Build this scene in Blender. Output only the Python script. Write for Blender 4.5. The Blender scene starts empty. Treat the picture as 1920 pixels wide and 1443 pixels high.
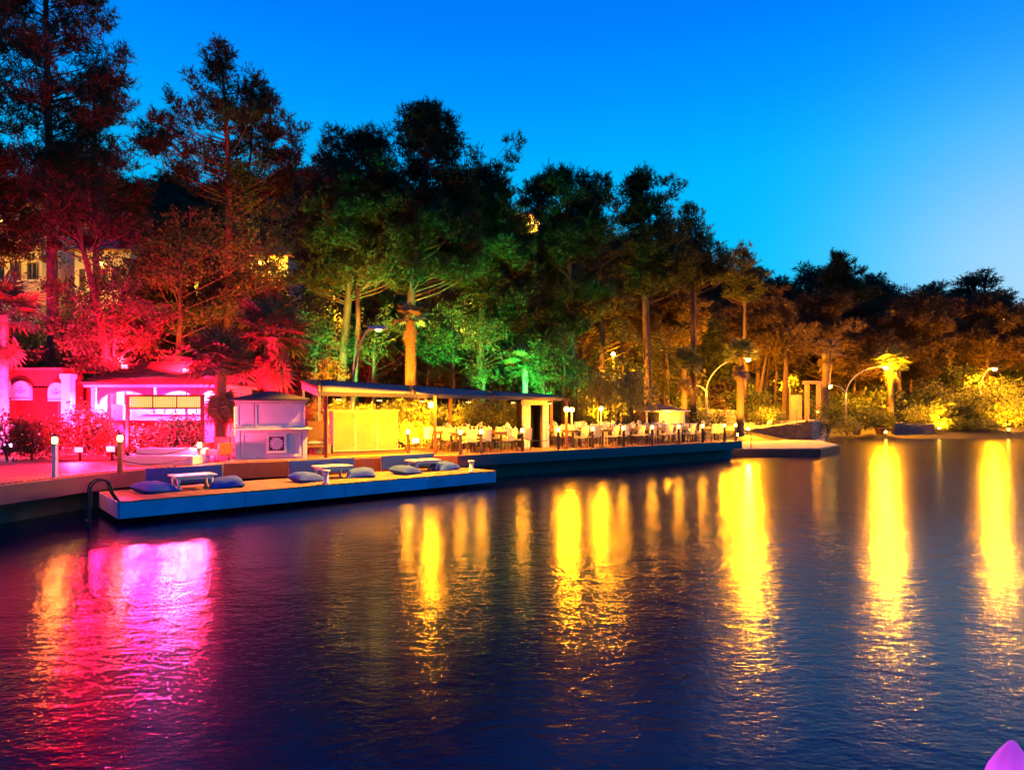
import bpy, math, random
import numpy as np
from mathutils import Vector

sc = bpy.context.scene
COL = sc.collection
R = math.radians
rnd = random.Random(7)

# ---------------------------------------------------------------- camera
F, CX, HY, CAMZ = 1200.0, 960.0, 768.0, 2.64     # focal length, principal column, horizon row (photo px), eye height
cam_d = bpy.data.cameras.new('camera')
cam = bpy.data.objects.new('camera', cam_d)
COL.objects.link(cam)
cam.location = (0, 0, CAMZ)
cam.rotation_euler = (R(90), 0, 0)
cam_d.sensor_width = 36
cam_d.lens = 36 * F / 1920
cam_d.shift_y = (HY - 721.5) / 1920
cam_d.clip_end = 2000
cam_d.clip_start = 0.05
sc.camera = cam

# ---------------------------------------------------------------- sky and exposure
w = bpy.data.worlds.new('World')
sc.world = w
w.use_nodes = True
nt = w.node_tree
nt.nodes.clear()
tc = nt.nodes.new('ShaderNodeTexCoord')
sep = nt.nodes.new('ShaderNodeSeparateXYZ')
ramp = nt.nodes.new('ShaderNodeValToRGB')
dot = nt.nodes.new('ShaderNodeVectorMath'); dot.operation = 'DOT_PRODUCT'
g = Vector((1000, 1200, 230)).normalized()
dot.inputs[1].default_value = g
mx0 = nt.nodes.new('ShaderNodeMath'); mx0.operation = 'MAXIMUM'; mx0.inputs[1].default_value = 0.0
mr = nt.nodes.new('ShaderNodeMath'); mr.operation = 'POWER'; mr.inputs[1].default_value = 75.0
mixg = nt.nodes.new('ShaderNodeMix'); mixg.data_type = 'RGBA'; mixg.blend_type = 'ADD'
mixg.inputs[7].default_value = (0.38, 0.13, 0.0, 1)
bg = nt.nodes.new('ShaderNodeBackground')
out = nt.nodes.new('ShaderNodeOutputWorld')
els = ramp.color_ramp.elements
stops = [(0.0, (0.0, .64, 1.0)), (0.2, (0.0, .56, 1.0)), (0.333, (0.0, .47, 1.0)), (0.43, (0.0, .315, 1.0)),
         (0.514, (0.0, .212, 1.0)), (0.75, (0.0, .11, .72)), (1.0, (0.0, .07, .5))]
els[0].position = 0.0; els[0].color = (*stops[0][1], 1)
els[1].position = 1.0; els[1].color = (*stops[-1][1], 1)
for p, c in stops[1:-1]:
    e = els.new(p); e.color = (*c, 1)
nt.links.new(tc.outputs['Generated'], sep.inputs[0])
nt.links.new(sep.outputs['Z'], ramp.inputs[0])
nt.links.new(tc.outputs['Generated'], dot.inputs[0])
nt.links.new(dot.outputs['Value'], mx0.inputs[0]); nt.links.new(mx0.outputs[0], mr.inputs[0])
nt.links.new(mr.outputs[0], mixg.inputs[0])
nt.links.new(ramp.outputs[0], mixg.inputs[6])
far = nt.nodes.new('ShaderNodeMapRange'); far.interpolation_type = 'SMOOTHSTEP'     # deeper dusk blue away from the afterglow
far.inputs['From Min'].default_value = -0.7; far.inputs['From Max'].default_value = 0.40
nt.links.new(dot.outputs['Value'], far.inputs['Value'])
deep = nt.nodes.new('ShaderNodeMix'); deep.data_type = 'RGBA'
deep.inputs[6].default_value = (1, .2, .48, 1); deep.inputs[7].default_value = (1, 1, 1, 1)
nt.links.new(far.outputs['Result'], deep.inputs[0])
mul = nt.nodes.new('ShaderNodeMix'); mul.data_type = 'RGBA'; mul.blend_type = 'MULTIPLY'; mul.inputs[0].default_value = 1.0
nt.links.new(mixg.outputs[2], mul.inputs[6]); nt.links.new(deep.outputs[2], mul.inputs[7])
nt.links.new(mul.outputs[2], bg.inputs[0])
bg.inputs[1].default_value = 1.0
nt.links.new(bg.outputs[0], out.inputs[0])

sc.view_settings.view_transform = 'Standard'
sc.view_settings.look = 'None'
sc.view_settings.exposure = 0.0
sc.view_settings.gamma = 1.0
sc.view_settings.use_curve_mapping = False
cy = sc.cycles
cy.max_bounces = 5; cy.diffuse_bounces = 2; cy.glossy_bounces = 3
cy.transmission_bounces = 3; cy.transparent_max_bounces = 6
cy.sample_clamp_indirect = 4.0
cy.use_denoising = True
cy.caustics_reflective = False; cy.caustics_refractive = False

# ---------------------------------------------------------------- helpers
def P(px, py, Y):                       # photo pixel at depth Y -> point
    return Vector(((px - CX) / F * Y, Y, CAMZ + (HY - py) / F * Y))
def XA(px, Y): return (px - CX) / F * Y
def ZA(py, Y): return CAMZ + (HY - py) / F * Y
def gp(px, py, z):                      # photo pixel on the level z
    Y = F * (CAMZ - z) / (py - HY)
    return Vector((XA(px, Y), Y, z))

class MB:
    def __init__(s): s.v = []; s.f = []; s.sm = []
    def add(s, vs, fs, smooth=False):
        o = len(s.v); s.v += [tuple(v) for v in vs]
        s.f += [tuple(i + o for i in f) for f in fs]; s.sm += [smooth] * len(fs)
        return s
    def box(s, x0, x1, y0, y1, z0, z1):
        vs = [(x0,y0,z0),(x1,y0,z0),(x1,y1,z0),(x0,y1,z0),(x0,y0,z1),(x1,y0,z1),(x1,y1,z1),(x0,y1,z1)]
        return s.add(vs, [(0,3,2,1),(4,5,6,7),(0,1,5,4),(1,2,6,5),(2,3,7,6),(3,0,4,7)])
    def cbox(s, cx, cy, cz, sx, sy, sz, rz=0, rx=0):
        c, n = math.cos(rz), math.sin(rz); vs = []
        for z in (-sz/2, sz/2):
            for x, y in ((-sx/2,-sy/2),(sx/2,-sy/2),(sx/2,sy/2),(-sx/2,sy/2)):
                yy = y*math.cos(rx) - z*math.sin(rx); zz = y*math.sin(rx) + z*math.cos(rx)
                vs.append((cx + x*c - yy*n, cy + x*n + yy*c, cz + zz))
        return s.add(vs, [(0,3,2,1),(4,5,6,7),(0,1,5,4),(1,2,6,5),(2,3,7,6),(3,0,4,7)])
    def prism(s, poly, z0, z1):
        n = len(poly)
        vs = [(x, y, z0) for x, y in poly] + [(x, y, z1) for x, y in poly]
        return s.add(vs, [tuple(range(n-1, -1, -1)), tuple(range(n, 2*n))] + [(i, (i+1) % n, n+(i+1) % n, n+i) for i in range(n)])
    def slab(s, quad, t):               # quad of 4 points thickened downward by t
        a = [tuple(q) for q in quad]; b = [(q[0], q[1], q[2]-t) for q in quad]
        return s.add(b + a, [(0,3,2,1),(4,5,6,7),(0,1,5,4),(1,2,6,5),(2,3,7,6),(3,0,4,7)])
    def tube(s, pts, rad, n=8, cap=True):
        pts = [Vector(p) for p in pts]
        if not hasattr(rad, '__len__'): rad = [rad]*len(pts)
        vs = []
        ref = None
        for i, p in enumerate(pts):
            d = (pts[min(i+1, len(pts)-1)] - pts[max(i-1, 0)])
            d = d.normalized() if d.length > 1e-9 else Vector((0,0,1))
            if ref is None:
                ref = Vector((1,0,0)) if abs(d.x) < .8 else Vector((0,1,0))
            a = (ref - d*ref.dot(d)).normalized(); ref = a
            b = d.cross(a)
            for k in range(n):
                t = 2*math.pi*k/n
                vs.append(p + (a*math.cos(t) + b*math.sin(t))*rad[i])
        m = len(pts)
        fs = [(i*n+k, i*n+(k+1) % n, (i+1)*n+(k+1) % n, (i+1)*n+k) for i in range(m-1) for k in range(n)]
        s.add(vs, fs, True)
        if cap:
            o = len(s.v) - m*n
            s.f += [tuple(o+k for k in range(n-1, -1, -1)), tuple(o+(m-1)*n+k for k in range(n))]; s.sm += [False]*2
        return s
    def lathe(s, prof, cx=0, cy=0, cz=0, n=16):
        vs = []; m = len(prof)
        for r, z in prof:
            for k in range(n):
                t = 2*math.pi*k/n; vs.append((cx + r*math.cos(t), cy + r*math.sin(t), cz + z))
        fs = [(i*n+k, i*n+(k+1) % n, (i+1)*n+(k+1) % n, (i+1)*n+k) for i in range(m-1) for k in range(n)]
        s.add(vs, fs, True)
        o = len(s.v) - m*n
        s.f += [tuple(o+k for k in range(n-1, -1, -1)), tuple(o+(m-1)*n+k for k in range(n))]; s.sm += [False]*2
        return s
    def mesh(s, name):
        me = bpy.data.meshes.new(name); me.from_pydata(s.v, [], s.f)
        me.polygons.foreach_set('use_smooth', s.sm); me.update()
        return me
    def build(s, name, mat, parent=None, bevel=0, loc=None):
        return link(name, s.mesh(name), mat, parent, bevel, loc)

def link(name, me, mat, parent=None, bevel=0, loc=None, rot=None):
    o = bpy.data.objects.new(name, me); COL.objects.link(o)
    if mat is not None and not me.materials: me.materials.append(mat)
    o.parent = parent
    if loc is not None: o.location = loc
    if rot is not None: o.rotation_euler = rot
    if bevel:
        b = o.modifiers.new('bevel', 'BEVEL'); b.width = bevel; b.segments = 2; b.limit_method = 'ANGLE'
    return o

def tag(o, label=None, cat=None, group=None, kind=None):
    if label: o['label'] = label
    if cat: o['category'] = cat
    if group: o['group'] = group
    if kind: o['kind'] = kind
    return o
def thing(name, label, cat, loc=(0,0,0), rz=0, group=None):
    o = bpy.data.objects.new(name, None); COL.objects.link(o)
    o.empty_display_size = .2
    o.location = loc; o.rotation_euler = (0, 0, rz)
    return tag(o, label, cat, group)
def struct(name, mb, mat, bevel=0):
    return tag(mb.build(name, mat, None, bevel), kind='structure')
def dup(root, loc, rz, label=None, group=None):
    KIDS = [c for c in bpy.data.objects if c.parent == root] if root.name not in KCACHE else KCACHE[root.name]
    KCACHE[root.name] = KIDS
    r = root.copy(); COL.objects.link(r); r.location = loc; r.rotation_euler = (0, 0, rz)
    if label: r['label'] = label
    if group: r['group'] = group
    for ch in KIDS:
        c = ch.copy(); COL.objects.link(c); c.parent = r
        if ch.name not in KCACHE: KCACHE[ch.name] = [q for q in bpy.data.objects if q.parent == ch]
        for gch in KCACHE[ch.name]:
            d = gch.copy(); COL.objects.link(d); d.parent = c
    return r
KCACHE = {}

# ---------------------------------------------------------------- materials
def mat(name, col, rough=.6, var=.25, scale=6.0, bump=0.0, bscale=None, metal=0.0, coat=0.0, spec=.5, stretch=None):
    m = bpy.data.materials.new(name); m.use_nodes = True
    t = m.node_tree; b = t.nodes['Principled BSDF']
    b.inputs['Roughness'].default_value = rough; b.inputs['Metallic'].default_value = metal
    b.inputs['Specular IOR Level'].default_value = spec
    if coat: b.inputs['Coat Weight'].default_value = coat
    co = t.nodes.new('ShaderNodeTexCoord')
    src = co.outputs['Object']
    if stretch:
        mp = t.nodes.new('ShaderNodeMapping'); mp.inputs['Scale'].default_value = stretch
        t.links.new(src, mp.inputs[0]); src = mp.outputs[0]
    n = t.nodes.new('ShaderNodeTexNoise'); n.inputs['Scale'].default_value = scale; n.inputs['Detail'].default_value = 5
    t.links.new(src, n.inputs['Vector'])
    oi = t.nodes.new('ShaderNodeObjectInfo')
    ad = t.nodes.new('ShaderNodeMath'); ad.operation = 'MULTIPLY_ADD'; ad.inputs[1].default_value = .35
    t.links.new(oi.outputs['Random'], ad.inputs[0]); t.links.new(n.outputs['Fac'], ad.inputs[2])
    rp = t.nodes.new('ShaderNodeMapRange')
    rp.inputs['From Min'].default_value = .3; rp.inputs['From Max'].default_value = 1.0
    rp.inputs['To Min'].default_value = 1 - var; rp.inputs['To Max'].default_value = 1 + var
    t.links.new(ad.outputs[0], rp.inputs['Value'])
    mx = t.nodes.new('ShaderNodeVectorMath'); mx.operation = 'SCALE'
    mx.inputs[0].default_value = col
    t.links.new(rp.outputs[0], mx.inputs['Scale'])
    t.links.new(mx.outputs[0], b.inputs['Base Color'])
    if bump:
        n2 = t.nodes.new('ShaderNodeTexNoise'); n2.inputs['Scale'].default_value = bscale or scale*5; n2.inputs['Detail'].default_value = 4
        t.links.new(src, n2.inputs['Vector'])
        bp = t.nodes.new('ShaderNodeBump'); bp.inputs['Strength'].default_value = .6; bp.inputs['Distance'].default_value = bump
        t.links.new(n2.outputs['Fac'], bp.inputs['Height']); t.links.new(bp.outputs[0], b.inputs['Normal'])
    return m

def leafmat(name, c1, c2, trans=.35, rough=.55):
    m = bpy.data.materials.new(name); m.use_nodes = True
    t = m.node_tree; b = t.nodes['Principled BSDF']; o = t.nodes['Material Output']
    b.inputs['Roughness'].default_value = rough
    b.inputs['Specular IOR Level'].default_value = .25
    ge = t.nodes.new('ShaderNodeNewGeometry'); oi = t.nodes.new('ShaderNodeObjectInfo')
    ad = t.nodes.new('ShaderNodeMath'); ad.operation = 'MULTIPLY_ADD'; ad.inputs[1].default_value = .35
    t.links.new(oi.outputs['Random'], ad.inputs[0]); 
    ms = t.nodes.new('ShaderNodeMath'); ms.operation = 'MULTIPLY'; ms.inputs[1].default_value = .65
    t.links.new(ge.outputs['Random Per Island'], ms.inputs[0]); t.links.new(ms.outputs[0], ad.inputs[2])
    mx = t.nodes.new('ShaderNodeMix'); mx.data_type = 'RGBA'
    mx.inputs[6].default_value = (*c1, 1); mx.inputs[7].default_value = (*c2, 1)
    t.links.new(ad.outputs[0], mx.inputs[0])
    t.links.new(mx.outputs[2], b.inputs['Base Color'])
    tr = t.nodes.new('ShaderNodeBsdfTranslucent'); t.links.new(mx.outputs[2], tr.inputs[0])
    ms2 = t.nodes.new('ShaderNodeMixShader'); ms2.inputs[0].default_value = trans
    t.links.new(b.outputs[0], ms2.inputs[1]); t.links.new(tr.outputs[0], ms2.inputs[2])
    t.links.new(ms2.outputs[0], o.inputs[0])
    return m

def emat(name, col, strength):
    m = bpy.data.materials.new(name); m.use_nodes = True
    t = m.node_tree; b = t.nodes['Principled BSDF']
    b.inputs['Base Color'].default_value = (.8, .8, .8, 1)
    b.inputs['Emission Color'].default_value = (*col, 1)
    b.inputs['Emission Strength'].default_value = strength
    return m

AMBER = (1.0, .33, .002)
YEL = (1.0, .50, .02)
M = {}
M['white'] = mat('white_paint', (.74, .72, .68), .45, .10, 3, .002, 60)
M['deck'] = mat('deck_wood', (.30, .155, .075), .55, .45, 2.0, .004, 30, stretch=(1, 8, 1))
M['fascia'] = mat('fascia_paint', (.52, .40, .66), .5, .30, 1.6, .003, 25)
M['darkwood'] = mat('dark_wood', (.06, .035, .025), .55, .3, 6, .004)
M['redwood'] = mat('stained_wood', (.20, .06, .035), .5, .3, 6, .003)
M['concrete'] = mat('concrete', (.11, .10, .10), .85, .3, 2.5, .01, 30)
M['sand'] = mat('sand', (.42, .36, .27), .9, .25, 1.2, .03, 14)
M['soil'] = mat('soil', (.028, .024, .014), .95, .5, .6, .05, 6)
M['stone'] = mat('stone', (.24, .20, .16), .85, .5, 2.0, .015, 20)
M['metal'] = mat('grey_metal', (.45, .45, .46), .38, .15, 8, 0, metal=.6)
M['chrome'] = mat('chrome', (.8, .8, .82), .12, .05, 8, 0, metal=1.0)
M['black'] = mat('black_metal', (.018, .018, .02), .45, .2, 8)
M['roofdark'] = mat('dark_roof_sheet', (.035, .033, .035), .5, .3, 4, .004)
M['tile'] = mat('roof_tile', (.30, .11, .06), .75, .4, 5, .01)
M['wall'] = mat('house_plaster', (.55, .47, .34), .8, .15, 1.5, .006)
M['pinkwall'] = mat('plaster_white', (.70, .66, .64), .75, .1, 2, .004)
M['blue'] = mat('blue_fabric', (.006, .055, .30), .85, .2, 14, .002, 200)
M['grey_fabric'] = mat('cushion_fabric', (.012, .075, .42), .9, .2, 9, .003, 150)
M['terrace_paint'] = mat('terrace_paint', (.10, .055, .085), .5, .2, 2, .003, 25)
M['canvas'] = mat('canopy_canvas', (.13, .12, .14), .8, .2, 2, .004)
M['cream'] = mat('cream_weave', (.62, .52, .34), .7, .25, 30, .004, 120)
M['wicker'] = mat('wicker', (.26, .16, .08), .7, .35, 40, .006, 120)
M['tabletop'] = mat('table_wood', (.33, .20, .11), .5, .3, 6, .002)
M['panel'] = mat('painted_panel', (.66, .60, .42), .5, .08, 3, .002, 60)
M['infill'] = mat('panel_infill', (.50, .40, .17), .75, .22, 2.2, .012, 4)
M['glass'] = mat('dark_glass', (.02, .022, .025), .08, .1, 3)
M['bark'] = mat('bark', (.085, .05, .032), .9, .5, 5, .04, 12, stretch=(1, 1, .35))
M['palmbark'] = mat('palm_bark', (.22, .16, .11), .9, .4, 8, .03, 14)
M['terracotta'] = mat('terracotta', (.30, .12, .06), .8, .25, 6, .004)
M['rope'] = mat('rope', (.12, .09, .06), .9, .3, 40, .004, 120)
M['clear'] = mat('clear_glassware', (.75, .75, .72), .12, .05, 10)
M['petal'] = mat('pale_petals', (.78, .72, .60), .7, .1, 20)
M['pine'] = leafmat('pine_needles', (.018, .028, .009), (.050, .062, .020))
M['pine2'] = leafmat('pine_needles_amber_tint', (.042, .026, .009), (.095, .060, .019))  # brown-red copy of the needles, amber lamplight tinted into the colour
M['leaf'] = leafmat('broad_leaves', (.035, .06, .015), (.12, .15, .05), .4)
M['olean'] = leafmat('oleander_leaves', (.07, .095, .025), (.22, .24, .09), .35)
M['hedge'] = leafmat('hedge_leaves', (.03, .045, .015), (.08, .10, .03), .3)
M['frond'] = leafmat('palm_fronds', (.05, .075, .025), (.15, .17, .07), .3)
M['dry'] = leafmat('dry_fronds', (.12, .085, .045), (.24, .17, .09), .2)
M['lamp'] = emat('warm_lamp', (1.0, .55, .06), 30)
M['lampbig'] = emat('street_lamp_glow', (1.0, .55, .06), 120)
M['pinklamp'] = emat('pink_lamp', (1.0, .35, .85), 30)
M['redlamp'] = emat('red_flood_glow', (1.0, .02, .03), 30)
M['greenlamp'] = emat('green_flood_glow', (.03, 1.0, .16), 30)
M['glowface'] = emat('painted_glow_panel', (1.0, .50, .015), 2.2)  # glow standing in for lamplight on the lattice and the board
M['rockwall'] = mat('wall_render', (.30, .20, .16), .9, .4, 1.5, .02, 9)
M['violet'] = leafmat('violet_pleated_fabric', (.80, .42, .85), (.85, .5, .9), .6)

LMUL = 5.0
def light(name, kind, loc, energy, col, radius=.1, parent=None, target=None, angle=80, blend=.6):
    d = bpy.data.lights.new(name, kind); d.energy = energy*LMUL; d.color = col
    d.shadow_soft_size = radius
    if kind == 'SPOT': d.spot_size = R(angle); d.spot_blend = blend
    o = bpy.data.objects.new(name, d); COL.objects.link(o); o.parent = parent; o.location = loc
    if target is not None:
        base = Vector(loc) + (parent.location if parent else Vector((0,0,0)))
        o.rotation_euler = (Vector(target) - base).to_track_quat('-Z', 'Y').to_euler()
    return o

# ---------------------------------------------------------------- water
def water_mat():
    m = bpy.data.materials.new('water'); m.use_nodes = True
    t = m.node_tree; b = t.nodes['Principled BSDF']
    b.inputs['Base Color'].default_value = (.0003, .0014, .034, 1)
    b.inputs['IOR'].default_value = 1.33
    b.inputs['Roughness'].default_value = WR
    co = t.nodes.new('ShaderNodeTexCoord')
    h = None
    for sx, sy, s, d, a in ((1.0, 1.5, 1.1, 2, .34), (1.0, 1.7, 5.0, 2, .16), (1, 1.6, 14, 2, .095)):
        mp = t.nodes.new('ShaderNodeMapping'); mp.inputs['Scale'].default_value = (sx, sy, 1)
        mp.inputs['Rotation'].default_value = (0, 0, R(-14) + s*.02)
        n = t.nodes.new('ShaderNodeTexNoise'); n.inputs['Scale'].default_value = s; n.inputs['Detail'].default_value = d
        n.inputs['Distortion'].default_value = .4
        t.links.new(co.outputs['Object'], mp.inputs[0]); t.links.new(mp.outputs[0], n.inputs['Vector'])
        mu = t.nodes.new('ShaderNodeMath'); mu.operation = 'MULTIPLY'; mu.inputs[1].default_value = a
        t.links.new(n.outputs['Fac'], mu.inputs[0])
        if h is None: h = mu.outputs[0]
        else:
            ad = t.nodes.new('ShaderNodeMath'); ad.operation = 'ADD'
            t.links.new(h, ad.inputs[0]); t.links.new(mu.outputs[0], ad.inputs[1]); h = ad.outputs[0]
    bp = t.nodes.new('ShaderNodeBump'); bp.inputs['Strength'].default_value = 1.0; bp.inputs['Distance'].default_value = WB
    big = t.nodes.new('ShaderNodeTexNoise'); big.inputs['Scale'].default_value = .09; big.inputs['Detail'].default_value = 2
    t.links.new(co.outputs['Object'], big.inputs['Vector'])
    cm = t.nodes.new('ShaderNodeMapRange'); cm.inputs['From Min'].default_value = .3; cm.inputs['From Max'].default_value = .7
    cm.inputs['To Min'].default_value = .55; cm.inputs['To Max'].default_value = 1.25
    t.links.new(big.outputs['Fac'], cm.inputs['Value'])
    hm = t.nodes.new('ShaderNodeMath'); hm.operation = 'MULTIPLY'
    t.links.new(h, hm.inputs[0]); t.links.new(cm.outputs[0], hm.inputs[1])
    t.links.new(hm.outputs[0], bp.inputs['Height']); t.links.new(bp.outputs[0], b.inputs['Normal'])
    return m
WR, WB = .17, .051
M['water'] = water_mat()
struct('water', MB().add([(-400,-80,0),(400,-80,0),(400,400,0),(-400,400,0)], [(0,1,2,3)]), M['water'])

# ---------------------------------------------------------------- terrain
def lerp_tab(x, tab):
    if x <= tab[0][0]: return tab[0][1]
    for (a, va), (b, vb) in zip(tab, tab[1:]):
        if x <= b: return va + (vb - va)*(x - a)/(b - a)
    return tab[-1][1]
SHORE = [(-80, 27), (-3, 27), (12, 37), (16, 42.5), (20.8, 44.5), (23.5, 56), (26, 58.7), (45, 59.2), (70, 61), (130, 70)]
START = [(-80, 32), (-6, 34), (6, 40), (14, 52), (24, 64), (45, 67), (70, 70), (130, 80)]
AMP = [(-120, 34), (-60, 32), (-20, 31), (3, 28), (27, 21), (38, 16), (60, 14), (90, 15), (140, 20)]
def ground(x, y):
    t = y - lerp_tab(x, SHORE)
    if t < 0: h = max(-1.5, t*.35)
    elif t < 2: h = .24*t
    elif t < 6: h = .48 + (t-2)*.14
    else: h = 1.04
    if x < 12: h = min(h, .9) if t < 2 else max(h, .9)
    s = lerp_tab(x, START)
    q = max(0, min(1.25, (y - s)/(108 - s)))
    h += lerp_tab(x, AMP)*(q*.85 + .15*q*q)
    h += (.35*math.sin(x*.31 + y*.17) + .3*math.sin(y*.43 - x*.22))*min(1, q*8)
    return h
def terrain():
    xs = np.linspace(-150, 190, 150); ys = np.concatenate([np.linspace(24, 80, 70), np.linspace(82, 190, 40)])
    b = MB(); vs = [(x, y, ground(x, y)) for y in ys for x in xs]; n = len(xs)
    fs = [(j*n+i, j*n+i+1, (j+1)*n+i+1, (j+1)*n+i) for j in range(len(ys)-1) for i in range(n-1)]
    b.add(vs, fs, True)
    return b
struct('hillside_ground', terrain(), M['soil'])
# ---------------------------------------------------------------- terraces, quay, jetty
A = Vector((-1.83, 23.15, 1.0)); EU = Vector((.7928, .6095, 0)); EN = Vector((-.6095, .7928, 0))
TANG = math.atan2(.6095, .7928)
def T(u, v, z=1.0): return Vector((A.x + EU.x*u + EN.x*v, A.y + EU.y*u + EN.y*v, z))
QUAY = [(-14.5, -12), (-11.6, 10), (-11.1, 13.86), (-10.55, 16.75), (-8.9, 19.7), (-2.84, 23.0), (-1.95, 23.05), (-1.83, 23.15), (12.15, 33.9)]
deck_poly = QUAY + [(11.0, 37.0), (2, 37), (-6, 32), (-22, 32), (-30, 20), (-30, -12)]
struct('terrace_deck', MB().prism(deck_poly, .60, 1.0), M['deck'], .015)
# fascia board along the terrace edge
fb = MB()
def strip(mb, pts, z0, z1, t=.04):
    for (x0, y0), (x1, y1) in zip(pts, pts[1:]):
        d = Vector((x1-x0, y1-y0, 0)); n = Vector((d.y, -d.x, 0)).normalized()*t
        mb.prism([(x0, y0), (x0+n.x, y0+n.y), (x1+n.x, y1+n.y), (x1, y1)], z0, z1)
strip(fb, QUAY[:-4], .58, .985); strip(fb, QUAY[-2:], .58, .985)
struct('terrace_fascia', fb, M['terrace_paint'])
fe = MB(); strip(fe, QUAY[4:8], .50, .985, .03)
struct('terrace_end_boards', fe, M['redwood'])
inset = [(x-.2, y+.9) if i > 3 else (x-.9, y+.2) for i, (x, y) in enumerate(QUAY)]
struct('sea_wall', MB().prism(inset + [(11.0, 36.8), (2, 36.8), (-6, 31.8), (-22, 31.8), (-29.5, 20), (-29.5, -12)], -1.5, .597), M['concrete'])
# jetty with a strip of sand at the right end of the terrace
struct('sand_jetty', MB().prism([(11.4, 36.2), (17.5, 36.6), (20.6, 40.4), (21.8, 45), (24, 49), (12, 50), (10, 40)], -1.5, .45), M['sand'], .03)
shade_strip = MB(); strip(shade_strip, [(11.4, 36.2), (17.5, 36.6), (20.6, 40.4)], -1.4, .40, .12)  # dark strip on the jetty front, its shade put into the colour
struct('jetty_edge_shade', shade_strip, M['darkwood'])

# quay decking: boards across the left quay
me = MB().box(-1.5, 0, -.065, .065, 0, .022).mesh('plank')
me.materials.append(M['deck'])
qd = bpy.data.objects['terrace_deck']
k = 0
y = 12.4
while y < 19.0:
    x = lerp_tab(y, [(10, -11.6), (13.86, -11.1), (16.75, -10.55), (19.7, -8.9)]) - .12
    o = link('plank', me, None, qd); o.location = (x, y, 1.002 + rnd.uniform(0, .004)); o.rotation_euler = (0, 0, R(8 + rnd.uniform(-.3, .3)))
    y += .145; k += 1
# boards along the terrace edge in front of the kiosk
for i in range(50):
    f = i/49
    x = -8.75 + f*5.7; yy = lerp_tab(x, [(-8.9, 19.7), (-2.84, 23.0)])
    o = link('plank', me, None, qd); o.location = (x - .05 - .03, yy + .06, 1.002 + rnd.uniform(0, .004)); o.rotation_euler = (0, 0, R(28.6 - 90 + rnd.uniform(-.3, .3)))

# ---------------------------------------------------------------- lounge platform
FA = Vector((-8.97, 14.6, 0)); PANG = math.atan2(.662, .749)
plat = thing('lounge_platform', 'long white low platform over the water with plank deck', 'platform', (FA.x, FA.y, 0), PANG)
for i in range(4): MB().box(i*2.8 + .004, (i+1)*2.8 - .004, -.03, 0, .15 + rnd.uniform(-.004, .004), .545).build('fascia', M['fascia'], plat, .012)
MB().box(-.03, 0, 0, 2.36, .15, .545).build('fascia', M['fascia'], plat, .01)
MB().box(11.2, 11.23, 0, 2.36, .15, .545).build('fascia', M['fascia'], plat, .01)
MB().box(.02, 11.18, .02, 2.34, .30, .515).build('joist_frame', M['darkwood'], plat)
for u in (1.0, 4.1, 7.2, 10.3):
    for v in (.5, 1.9):
        MB().tube([(u, v, -1.6), (u, v, .3)], .09, 10).build('pile', M['darkwood'], plat)
pm = MB().box(-.066, .066, -.045, 2.37, 0, .03).mesh('plank'); pm.materials.append(M['deck'])
n = 80
for i in range(n):
    o = link('plank', pm, None, plat); o.location = ((i+.5)*11.2/n, 0, .52 + rnd.uniform(0, .005)); o.rotation_euler = (0, 0, R(rnd.uniform(-.2, .2)))
def PL(u, v, z=.552): return Vector((FA.x + .749*u - .662*v, FA.y + .662*u + .749*v, z))

def pillow_mesh(sx, sy, h, seed):
    r = random.Random(seed); n = 12; vs = []; fs = []
    for side in (1, -1):
        for j in range(n+1):
            for i in range(n+1):
                u = i/n*2-1; v = j/n*2-1
                e = (1-abs(u)**3.2)*(1-abs(v)**3.2)
                pin = 1 - .07*(1-abs(u*v))*(abs(u)+abs(v))/2
                z = side*h*.5*max(0, e)**.55
                z += .012*math.sin(7*u+seed)*math.sin(5*v+seed*2)*e
                vs.append((u*sx/2*pin, v*sy/2*pin, z + h*.5*(.55 if side > 0 else .5)))
    m = (n+1)**2
    for s in (0, 1):
        for j in range(n):
            for i in range(n):
                a = s*m + j*(n+1) + i
                q = (a, a+1, a+n+2, a+n+1)
                fs.append(q if s == 0 else q[::-1])
    b = MB().add(vs, fs, True)
    return b
names = ['left', 'middle', 'right']
SETS = [dict(b=(1.0, 2.94), t=1.95, tv=1.45, c=[(1.0, 1.30), (2.75, 1.25)]),
        dict(b=(4.89, 7.05), t=5.93, tv=1.5, c=[(4.93, 1.1), (6.75, 1.2)]),
        dict(b=(8.08, 10.2), t=9.32, tv=1.6, c=[(8.28, 1.1), (10.1, 1.45)])]
ends = ['nearest the bathing ladder', 'in the middle of the platform', 'nearest the dining terrace']
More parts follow.
